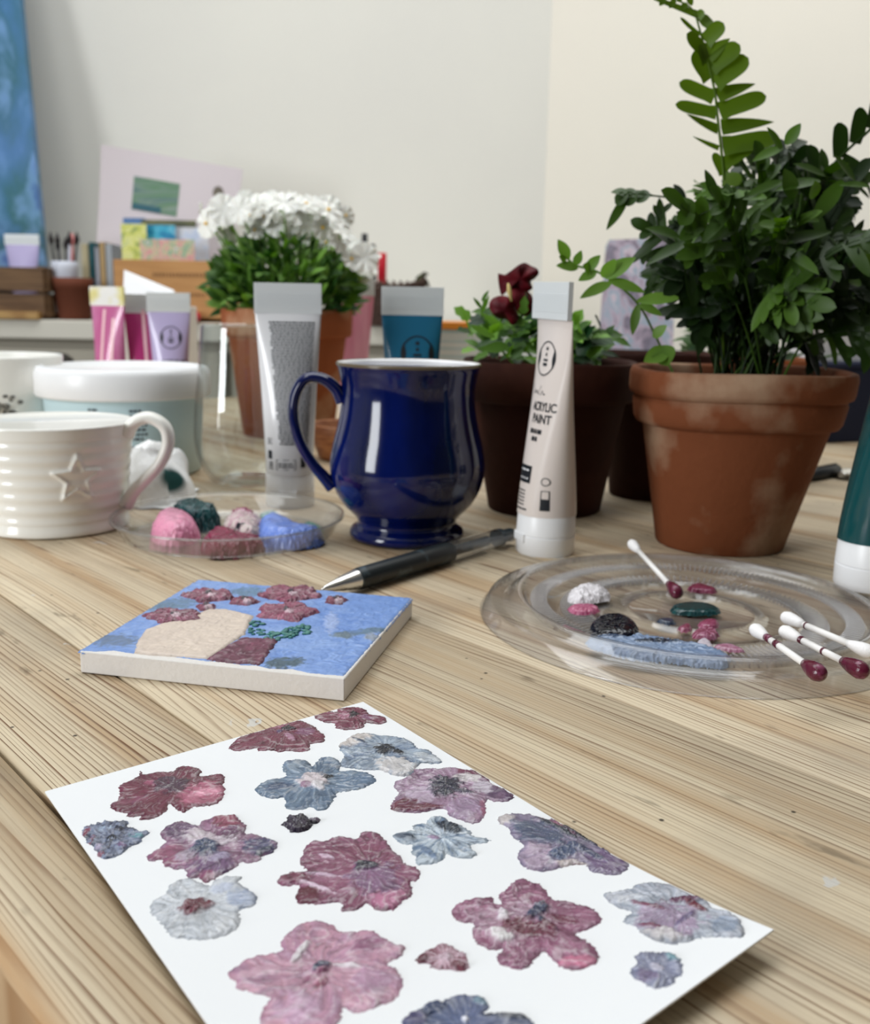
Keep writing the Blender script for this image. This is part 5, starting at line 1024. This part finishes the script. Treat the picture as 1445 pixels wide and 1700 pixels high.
# card left, paper stack, orange wood frame, navy box, spoon, pen cap
stack_m = mat('paper_bundle', s2l((240, 240, 240)), .7, noise=(60, s2l((224, 222, 224)), .45, .6, (1, 1, .02)))
slab('folded_card', [P(205, 505, 1.22), P(292, 512, 1.22), P(290, 486, 1.24), P(207, 452, 1.24)], .004, paper)
bpy.data.objects['folded_card'].name = 'folded_card'
fc = bpy.data.objects['folded_card']; tag(fc, 'white folded card with a sloping top propped behind the magenta tubes', 'card')
cb = thing('card_box', 'low pale box that the sloping white card stands in behind the tubes', 'box', (-.365, 1.27, 0))
MB().box(-.04, .05, -.03, .03, 0, .127).build('box_body', mat('pale_card', s2l((206, 202, 196)), .8), cb, smooth=False, bevel=.002)
nb = thing('navy_box', 'navy blue box standing on the table at the far right', 'box', (.47, 1.10, 0), math.radians(20))
MB().box(-.10, .12, -.05, .05, 0, .078).build('box_body', mat('navy_cloth', s2l((18, 26, 52)), .7, bump=(400, .3, .001)), nb, smooth=False, bevel=.003)
MB().box(-.102, .122, -.052, .052, .078, .084).build('box_lid', mat('navy_cloth_lid', s2l((24, 32, 60)), .7), nb, smooth=False, bevel=.002)
ws = thing('paper_bundle', 'bundle of white paper standing on the navy box at the far right', 'paper', (.475, 1.11, .0842), math.radians(20))
for k in range(7): MB().box(-.10+k*.003, .11-k*.002, -.030+k*.008, -.024+k*.008, 0, .036+.002*(k % 3)).build('sheet', stack_m, ws, smooth=False)
wf = thing('picture_frame', 'light orange wooden frame laid across the top of the white paper bundle', 'frame', (.47, 1.12, .1235), math.radians(20))
MB().box(-.12, .13, -.045, -.025, 0, .010).box(-.12, .13, .025, .045, 0, .010).box(-.12, -.10, -.025, .025, 0, .010).box(.11, .13, -.025, .025, 0, .010).build('frame_bars', mat('orange_pine', s2l((214, 168, 116)), .5), wf, smooth=False, bevel=.001)
a, b = G(1300, 798, .005), G(1392, 780, .005)
pcp = thing('black_pen', 'black capped pen lying on the table right of the fern pot', 'pen', tuple(a), math.atan2((b-a).y, (b-a).x)); L_ = (b-a).length
MB().tube([Vector((x*L_, 0, 0)) for x in (0, .02, .55, .56, .97, 1)], [.0030, .0042, .0042, .0050, .0050, .0036], 16).build('pen_body', mat('pen_black', s2l((42, 46, 52)), .4), pcp)
MB().box(.6*L_, .95*L_, -.0008, .0008, .0045, .0062).build('pen_clip', mat('pen_clip_black', s2l((30, 34, 40)), .3), pcp, smooth=False)
sp0 = G(1425, 795, 0)
spn = thing('metal_spoon', 'silver spoon lying on the table by the dark green tube', 'spoon', tuple(sp0), math.radians(12))
MB().lathe([(.0001, .0012), (.008, .0020), (.013, .0045), (.0145, .0065), (.0135, .0062), (.009, .0035), (.0001, .0026)], 32, fn=lambda v, a, r, z: Vector((v.x*1.5, v.y, z))).build('bowl', mat('polished_steel', (.8, .8, .8), .12, metal=1), spn)
MB().tube([(.018, 0, .006), (.04, 0, .009), (.12, 0, .004)], [.002, .0015, .003], 10, flat=.5).build('spoon_handle', mat('steel', (.8, .8, .8), .15, metal=1), spn)
pg = G(1035, 748, 0)
MB().box(-.05, .05, -.035, .035, 0, .001, M=Matrix.Translation((pg.x, pg.y, .0003)) @ Matrix.Rotation(.5, 4, 'Z')).build('paper_slip', paper, smooth=False)
tag(bpy.data.objects['paper_slip'], 'white slip of paper lying on the table in the gap between the two big pots', 'paper')
ob = thing('orange_notebook', 'orange notebook lying under white paper behind the teal blue tube', 'notebook', (.045, 1.18, 0), math.radians(-6))
MB().box(-.07, .08, -.05, .05, 0, .108).build('notebook_block', mat('stacked_pages', s2l((206, 206, 200)), .8, noise=(14, s2l((168, 186, 186)), .45, .55, (.1, .1, 9))), ob, smooth=False, bevel=.001)
MB().box(-.071, .081, -.051, .051, .108, .116).build('notebook_cover', mat('orange_cover', s2l((226, 142, 48)), .5), ob, smooth=False, bevel=.001)
# ------------------------------------------------------------------ shelf and studio clutter against the back wall
SY, SZ = 1.90, .094
shelf_m = mat('painted_shelf', s2l((206, 202, 190)), .6); panel_m = mat('greige_panel', s2l((170, 164, 150)), .7)
sh = thing('studio_cabinet', 'long greige painted cabinet along the back wall carrying crates and boxes', 'cabinet', (0, 2.14, FL))
MB().box(-2.2, .205, -.255, .26, SZ-FL-.036, SZ-FL).build('cabinet_top', shelf_m, sh, smooth=False, bevel=.004)
MB().box(-2.18, .195, -.225, .26, .06, SZ-FL-.037).build('carcass', panel_m, sh, smooth=False)
for k in range(4):
    d = MB().box(-2.15+k*.585, -1.58+k*.585, -.246, -.226, .10, SZ-FL-.055).build('cabinet_door', panel_m, sh, smooth=False, bevel=.003)
    MB().lathe([(.001, .02), (.012, .018), (.014, .010), (.008, 0)], 20, fn=lambda v, a, r, z: Vector((-1.62+k*.585+v.x, -.246-z, .45+v.y))).build('door_knob', brown_edge, d)
MB().box(-2.18, .195, -.20, .26, 0, .06).build('plinth', panel_m, sh, smooth=False)
T = SZ+.0005
wood_c = mat('crate_wood', s2l((112, 84, 56)), .7, noise=(9, s2l((84, 60, 38)), .4, .6, (1, 1, 14)))
def crate(name, label, x0, x1, y0, y1, h, rows):
    t = thing(name, label, 'crate', ((x0+x1)/2, (y0+y1)/2, T)); w, d = (x1-x0)/2, (y1-y0)/2; g = h/rows
    for k in range(rows):
        for sy in (-1, 1): MB().box(-w, w, sy*d-.005, sy*d+.005, k*g+.003, (k+1)*g-.002).build('slat', wood_c, t, smooth=False, bevel=.001)
        for sx in (-1, 1): MB().box(sx*w-.005, sx*w+.005, -d+.005, d-.005, k*g+.003, (k+1)*g-.002).build('slat', wood_c, t, smooth=False, bevel=.001)
    for sx in (-1, 1):
        for sy in (-1, 1): MB().box(sx*(w-.008)-.008, sx*(w-.008)+.008, sy*(d-.013)-.006, sy*(d-.013)+.006, 0, h).build('corner_post', wood_c, t, smooth=False)
    MB().box(-w+.005, w-.005, -d+.005, d-.005, 0, .006).build('crate_base', wood_c, t, smooth=False)
    return t
xa = P(0, 480, SY).x; xb = P(82, 480, SY).x
crate('wooden_crate', 'brown slatted wooden crate on the cabinet at the far left', xa-.14, xb-.009, SY+.0, SY+.17, .098, 2)
tagc = thing('wooden_board', 'yellowish wooden board lying in front of the crate on the cabinet', 'board', (P(30, 520, SY-.006).x, SY-.012, T), 0)
MB().box(-.08, .045, -.012, .006, 0, .014).build('board_panel', mat('yellow_wood', s2l((176, 140, 84)), .6, noise=(20, s2l((150, 112, 62)), .4, .6, (1, 8, 1))), tagc, smooth=False, bevel=.002)
# lilac tube on the crate, upright inside it
lt = make_tube('lilac_paint_tube', 'pale lilac paint tube standing in the crate in front of the blue canvas', (P(32, 440, SY+.03).x, SY+.05, T+.007), 0, lil_fill, h=.152, w=.066, r=.022)
# plant pot with white cup and dark brushes
pp_ = thing('terracotta_pot', 'brown terracotta pot on the cabinet holding a white cup of dark brushes', 'plant pot', (P(121, 480, SY+.05).x, SY+.05, T))
MB().lathe([(.028, 0), (.030, .001), (.036, .058), (.0385, .059), (.040, .078), (.038, .079), (.035, .076), (.031, .02), (.001, .008)], 48, cap=False).lathe([(.001, .001), (.0305, .0005)], 48).build('pot', mat('brown_terracotta', s2l((110, 58, 38)), .8), pp_)
wc = thing('white_pot_cup', 'small white cup sitting inside the brown terracotta pot', 'cup', (P(107, 440, SY+.05).x, SY+.05, T+.012))
MB().lathe([(.001, 0), (.022, 0), (.024, .085), (.0248, .098), (.0235, .098), (.022, .08), (.020, .004), (.001, .003)], 40).build('cup_body', mat('bluish_white', s2l((206, 210, 222)), .4), wc)
rb_ = random.Random(6)
handle_cols = [(26, 24, 30), (40, 30, 34), (30, 28, 36), (206, 120, 116), (28, 26, 30), (190, 190, 206), (34, 34, 40)]
for k, hc in enumerate(handle_cols):
    a = k*2.4; x, y = .011*math.cos(a), .011*math.sin(a)
    b_ = thing('paint_brush', ['black brush leaning left in the white cup', 'maroon black brush at the back of the white cup', 'dark brush in the middle of the white cup', 'brush with a salmon pink handle in the white cup', 'short black brush at the front of the white cup', 'pale lilac handled brush in the white cup', 'grey black brush at the right of the white cup'][k], 'brush', (wc.location.x+x, wc.location.y+y, wc.location.z+.006), 0, 'brushes in the white cup')
    tx = .9*x+rb_.uniform(-.006, .008); hgt = rb_.uniform(.105, .128)
    MB().tube([(0, 0, 0), (tx*.6, y*.3, hgt*.7), (tx, y*.5, hgt)], [.0022, .0028, .0020], 10).build('brush_handle', mat('handle_paint', s2l(hc), .4), b_)
    MB().tube([(tx, y*.5, hgt), (tx*1.05, y*.5, hgt+.010), (tx*1.1, y*.5, hgt+.024)], [.0028, .0055, .0008], 10).build('bristles', mat('bristle', s2l((38, 32, 34) if k != 3 else (214, 130, 128)), .8), b_)
# upright books / panels
cols = [((206, 196, 160), 138, 150, 405, 'cream upright sketchbook, first right of the brush pot'), ((38, 92, 100), 151, 159, 402, 'dark teal upright book beside the cream one'), ((176, 180, 192), 160, 167, 410, 'thin pale grey upright panel between the teal and tan books'), ((176, 148, 104), 168, 177, 402, 'tan upright book beside the wooden box'), ((160, 166, 172), 178, 189, 405, 'grey upright folder touching the wooden box')]
for (cc, x0, x1, yt, lab) in cols:
    a = P(x0, 480, SY+.10); b = P(x1, 480, SY+.10); b.z = P(x1, yt, SY+.10).z
    t = thing('upright_book', lab, 'book', ((a.x+b.x)/2, SY+.10, T), 0, 'upright books beside the wooden box'); w = (b.x-a.x)/2-.0006; hh = b.z-T
    MB().box(-w+.0012, w-.0012, .003, .15, .001, hh-.002).build('pages', mat('page_edges', s2l((222, 216, 200)), .8), t, smooth=False)
    MB().box(-w, w, 0, .003, 0, hh).box(-w, -w+.0012, .003, .152, 0, hh).box(w-.0012, w, .003, .152, 0, hh).build('book_cover', mat('cover_cloth', s2l(cc), .7), t, smooth=False)
# printed wooden box
xa, xb = P(190, 480, SY).x, P(372, 480, SY).x; zt_ = P(280, 432, SY).z
wb = thing('printed_wooden_box', 'tan wooden box with faint dark lettering on the cabinet behind the violas', 'box', ((xa+xb)/2, SY, T))
w = (xb-xa)/2; hh = zt_-T; bm_ = mat('tan_box_wood', s2l((196, 146, 92)), .7, noise=(7, s2l((182, 132, 80)), .4, .6, (1, 1, 10)))
for nm, bx in (('front_panel', (-w, w, 0, .008)), ('back_panel', (-w, w, .142, .15)), ('side_panel', (-w, -w+.008, .008, .142)), ('side_panel', (w-.008, w, .008, .142))):
    MB().box(*bx, 0, hh).build(nm, bm_, wb, smooth=False, bevel=.001)
MB().box(-w, w, 0, .15, 0, .008).build('bottom_panel', bm_, wb, smooth=False)
rr = random.Random(12); mb = MB()
for x0, x1, z0, hg in ((-.030, .075, hh-.030, .007), (.01, .07, hh-.065, .005)):
    x = x0
    while x < x1:
        L_ = rr.uniform(.003, .007); mb.box(x, x+L_, -.0006, 0, z0, z0+hg); x += L_+.0022
mb.build('faded_lettering', mat('stamp_ink', s2l((140, 100, 62)), .8), wb, smooth=False)
# cards in the box
def upright(name, label, cat, px0, px1, pyt, pyb, Y, m, th=.003, lean=.012, rot=0):
    a, b = P(px0, pyb, Y), P(px1, pyt, Y); cx, cz = (a.x+b.x)/2, max(a.z, T+.009)
    t = MB().box(-(b.x-a.x)/2, (b.x-a.x)/2, 0, th, 0, b.z-cz, M=Matrix.Rotation(-lean, 4, 'X') @ Matrix.Rotation(rot, 4, 'Y')).build(name, m, smooth=False)
    t.location = (cx, Y, cz); return tag(t, label, cat, 'postcards in the wooden box')
upright('art_postcard', 'postcard in red, cream and green dabs at the front of the wooden box', 'postcard', 236, 322, 398, 500, SY+.03, strokes(mat('card_floral', (1, 1, 1), .6), [(198, 96, 84), (226, 200, 180), (212, 140, 150), (206, 196, 160), (120, 170, 140), (224, 206, 206)], (60, 60, 40), 2))
upright('art_postcard', 'lemon and green postcard at the left of the wooden box', 'postcard', 206, 242, 372, 500, SY+.05, strokes(mat('card_lemon', (1, 1, 1), .6), [(76, 124, 110), (200, 206, 90), (226, 226, 150), (150, 180, 120)], (40, 40, 40), 5))
upright('art_postcard', 'bright turquoise postcard in the middle of the wooden box', 'postcard', 240, 290, 374, 500, SY+.07, strokes(mat('card_turq', (1, 1, 1), .6), [(20, 90, 150), (40, 150, 190), (70, 176, 206), (180, 206, 220)], (30, 30, 50), 7))
upright('art_postcard', 'pale blue postcard at the right of the wooden box', 'postcard', 286, 345, 378, 500, SY+.085, strokes(mat('card_pale', (1, 1, 1), .6), [(170, 190, 220), (206, 214, 232), (214, 214, 220), (186, 190, 206)], (30, 30, 30), 9))
upright('art_postcard', 'dark topped landscape postcard behind the turquoise one', 'postcard', 240, 325, 366, 500, SY+.10, strokes(mat('card_dark', (1, 1, 1), .6), [(40, 50, 50), (60, 66, 56), (120, 120, 80), (52, 62, 66)], (10, 10, 60), 1))
upright('art_postcard', 'deep blue postcard at the back left of the wooden box', 'postcard', 210, 240, 362, 500, SY+.115, strokes(mat('card_blue', (1, 1, 1), .6), [(50, 90, 140), (90, 130, 180), (130, 160, 200)], (30, 30, 30), 4))
# poster sheet leaning on the wall
ps = thing('poster_sheet', 'white printed sheet with a seascape picture curling on the wall above the wooden box', 'poster', (0, 0, 0))
YP = 2.09; pc4 = [P(160, 404, YP-.03), P(385, 445, YP-.03), P(403, 281, YP), P(172, 242, YP)]
A = pc4
def sheet_pt(u, v, o=0):
    p = A[0].lerp(A[1], u).lerp(A[3].lerp(A[2], u), v); p.y -= .02*math.sin(PI*u)*(1-v)+.03*v*v*(1-u)*.5+o; return p
def sheet_part(nm, u0, u1, v0, v1, o, th, m, n=14, rnd_edge=False):
    mb = MB()
    for l in (0, 1):
        for j in range(n+1):
            for i in range(n+1):
                a_, b_ = i/n, j/n
                if rnd_edge:
                    x_, y_ = a_*2-1, b_*2-1; mxx = max(abs(x_), abs(y_), 1e-6); rr_ = math.hypot(x_, y_) or 1; x_, y_ = x_*mxx/rr_, y_*mxx/rr_; a_, b_ = (x_+1)/2, (y_+1)/2
                mb.v.append(tuple(sheet_pt(u0+(u1-u0)*a_, v0+(v1-v0)*b_, o-(th if l else 0))))
    K = (n+1)**2; q = lambda i, j, l=0: l*K+j*(n+1)+i
    for j in range(n):
        for i in range(n): mb.f += [(q(i, j), q(i+1, j), q(i+1, j+1), q(i, j+1)), (q(i, j, 1), q(i, j+1, 1), q(i+1, j+1, 1), q(i+1, j, 1))]
    for i in range(n):
        mb.f += [(q(i, 0), q(i, 0, 1), q(i+1, 0, 1), q(i+1, 0)), (q(i, n), q(i+1, n), q(i+1, n, 1), q(i, n, 1)), (q(0, i), q(0, i+1), q(0, i+1, 1), q(0, i, 1)), (q(n, i), q(n, i, 1), q(n, i+1, 1), q(n, i+1))]
    mb.mi = [0]*len(mb.f); return mb.build(nm, m, ps, auto=1)
sheet_part('sheet', 0, 1, 0, 1, 0, .0012, mat('poster_paper', s2l((206, 196, 200)), .6))
sheet_part('seascape_print', .245, .575, .41, .745, .0009, .0006, strokes(mat('seascape', (1, 1, 1), .5), [(50, 94, 96), (110, 134, 122), (84, 124, 90), (128, 146, 132), (60, 104, 110)], (6, 6, 46), 3))
sheet_part('seascape_foreground', .25, .46, .415, .475, .0018, .0006, mat('seascape_dark', s2l((30, 86, 100)), .5), 6)
sheet_part('round_motif', .81, .885, .66, .79, .0009, .0006, mat('motif', s2l((104, 96, 84)), .6), 8, True)
# large blue abstract canvas at the left
bm2 = strokes(mat('abstract_blue', (1, 1, 1), .5), [(24, 60, 84), (52, 96, 140), (96, 140, 190), (60, 110, 150), (44, 96, 104), (120, 160, 206), (70, 96, 170), (30, 70, 90)], (9, 9, 5), 6, 5, .35)
nt = bm2.node_tree; b_ = nt.nodes['Principled BSDF']; prev = b_.inputs['Base Color'].links[0].from_socket
tc = nt.nodes.new('ShaderNodeTexCoord'); sx = nt.nodes.new('ShaderNodeSeparateXYZ'); nt.links.new(tc.outputs['Object'], sx.inputs[0])
rp = nt.nodes.new('ShaderNodeValToRGB'); mr = nt.nodes.new('ShaderNodeMapRange'); mr.inputs[1].default_value = .09; mr.inputs[2].default_value = .75
nt.links.new(sx.outputs[2], mr.inputs[0]); nt.links.new(mr.outputs[0], rp.inputs[0]); e = rp.color_ramp.elements
for _ in range(5): e.new(.5)
for x, (p, c) in zip(e, [(0, (28, 58, 78)), (.22, (20, 52, 74)), (.32, (40, 100, 110)), (.42, (56, 110, 130)), (.52, (90, 130, 190)), (.75, (64, 112, 140)), (1, (70, 124, 176))]): x.position = p; x.color = (*s2l(c), 1)
mx = nt.nodes.new('ShaderNodeMix'); mx.data_type = 'RGBA'; mx.inputs[0].default_value = .6; nt.links.new(rp.outputs[0], mx.inputs[6]); nt.links.new(prev, mx.inputs[7]); nt.links.new(mx.outputs[2], b_.inputs['Base Color'])
cv = thing('abstract_canvas', 'tall abstract canvas in sea blues and greens leaning at the left edge', 'canvas', (0, 0, 0))
Yb = 2.13; bl = P(82, 430, Yb); br_top = P(40, 0, Yb+.14)
bl.z = T; d_ = (br_top-P(78, 400, Yb)); tp = P(40, 0, Yb+.14)+d_*.35; left = Vector((-.85, .0, 0))
bl2 = P(80, 430, Yb); k_ = (T-bl2.z)/d_.z; bl = bl2+d_*k_
slab('painted_front', [bl, tp, tp+left, bl+left], .022, bm2, parent=cv)
# black bottles and red marker, basket, at right of violas
for k, (x0, x1, yt, c, lab, nm) in enumerate([(597, 614, 388, (34, 36, 42), 'taller black bottle just right of the white violas', 'black_bottle'), (612, 624, 404, (44, 46, 54), 'shorter dark bottle beside the red marker', 'black_bottle')]):
    a, b = P(x0, 500, SY+.07+.0*k), P(x1, yt, SY+.07); r = (b.x-a.x)/2; hh = b.z-T
    t = thing(nm, lab, 'bottle', ((a.x+b.x)/2, SY+.07+k*.028, T))
    MB().lathe([(.001, 0), (r, 0), (r, hh*.72), (r*.55, hh*.8), (r*.5, hh*.82)], 28).build('bottle_body', mat('black_gloss', s2l(c), .3), t)
    MB().lathe([(r*.62, hh*.82), (r*.62, hh), (.0005, hh)], 28).build('bottle_cap', mat('black_cap', s2l((26, 26, 30)), .5), t)
a, b = P(627, 500, SY+.09), P(642, 420, SY+.09); r = (b.x-a.x)/2
t = thing('red_marker', 'red capped marker standing right of the black bottles', 'marker', ((a.x+b.x)/2, SY+.09, T))
MB().lathe([(.001, 0), (r*.9, 0), (r*.9, (b.z-T)*.5)], 24).build('marker_body', mat('marker_grey', s2l((120, 40, 50)), .4), t)
MB().lathe([(r, (b.z-T)*.5), (r, b.z-T-.002), (r*.9, b.z-T), (.0005, b.z-T)], 24).build('marker_cap', mat('marker_red', s2l((206, 30, 50)), .4), t)
xa, xb = P(602, 500, SY).x, P(706, 500, SY).x; cxb = (xa+xb)/2; wb_ = (xb-xa)/2; hb = P(650, 466, SY).z-T
bk = thing('wicker_basket', 'dark brown wicker basket on the cabinet left of the teal blue tube', 'basket', (cxb, SY+.0, T))
wk = mat('dark_wicker', s2l((72, 52, 44)), .8)
mb = MB()
for k in range(11):
    z = .004+k*(hb-.008)/10; rr_ = wb_*(.88+.12*k/10); pts = [(rr_*math.cos(a_)+.0012*math.sin(a_*18+k*PI), rr_*.55*math.sin(a_)+.0012*math.cos(a_*18+k*PI), z+.006*math.cos(a_*2)*(k > 8)) for a_ in [2*PI*i/72 for i in range(73)]]; mb.tube(pts, .0036, 6)
for i in range(28):
    a_ = 2*PI*i/28; mb.tube([(wb_*.86*math.cos(a_), wb_*.47*math.sin(a_), 0), (wb_*math.cos(a_), wb_*.55*math.sin(a_), hb)], .0018, 5)
mb.build('woven_side', wk, bk); MB().lathe([(.001, .003), (wb_*.86, .003)], 32, fn=lambda v, a, r, z: Vector((v.x, v.y*.55, z))).build('basket_base', wk, bk)
# withered dark flower stems in basket
dv = thing('dried_flower', 'dark drooping pansy nodding over the right of the wicker basket', 'flower', (cxb+wb_*.62, SY, T+.004)); l5 = Leaves()
l5.stem(cr([(0, 0, 0), P(690, 480, SY)-dv.location, P(700, 455, SY)-dv.location], 6), .0014, .5)
for tx, ty in ((690, 470), (712, 455), (706, 468), (688, 480), (714, 478)): l5.leaf(P(699, 456, SY)-dv.location, P(tx, ty, SY)-dv.location, .010, Vector((0, -1, .3)), .1)
l5.leaf(P(694, 482, SY)-dv.location, P(716, 486, SY)-dv.location, .008, Vector((0, -1, .3)), 1)
l5.done('petals', leaf_m('withered_petal', s2l((38, 22, 24)), s2l((110, 130, 60)), .7, .05), dv)
rt_ = P(323, 522, SY-.02)
o = MB().lathe([(.0002, .0), (.008, .001), (.012, .008), (.011, .016), (.006, .021), (.0002, .022)], 24, fn=lambda v, a, r, z: Vector((rt_.x+v.x, rt_.y+v.y, T+z))).build('red_berry', mat('red_berry_skin', s2l((196, 36, 60)), .25)); tag(o, 'small red round ornament at the foot of the printed wooden box', 'ornament')
# white teapot-like bowl, black round stool top below shelf
cs_ = thing('black_stool', 'black round stool top half hidden below the cabinet at the left', 'stool', (P(20, 592, 1.62).x, 1.62, FL))
zt2 = P(20, 588, 1.62).z-FL
MB().lathe([(.001, zt2-.03), (.085, zt2-.03), (.095, zt2-.02), (.095, zt2-.008), (.085, zt2), (.001, zt2+.002)], 48).build('seat', mat('black_seat', s2l((22, 22, 22)), .6), cs_)
for a_ in (0.6, 2.2, 3.8, 5.4): MB().tube([(.05*math.cos(a_), .05*math.sin(a_), zt2-.03), (.13*math.cos(a_), .13*math.sin(a_), .0)], .011, 12).build('leg', mat('stool_leg', s2l((60, 60, 62)), .4, metal=.6), cs_)
wcl = crumple('paint_rag', '', '', (.115, 1.36, 0), .10, .05, .150, mat('white_rag', s2l((232, 230, 226)), .9), 8.1)
tag(wcl, 'white paint rag heaped at the back of the table behind the red viola', 'rag')
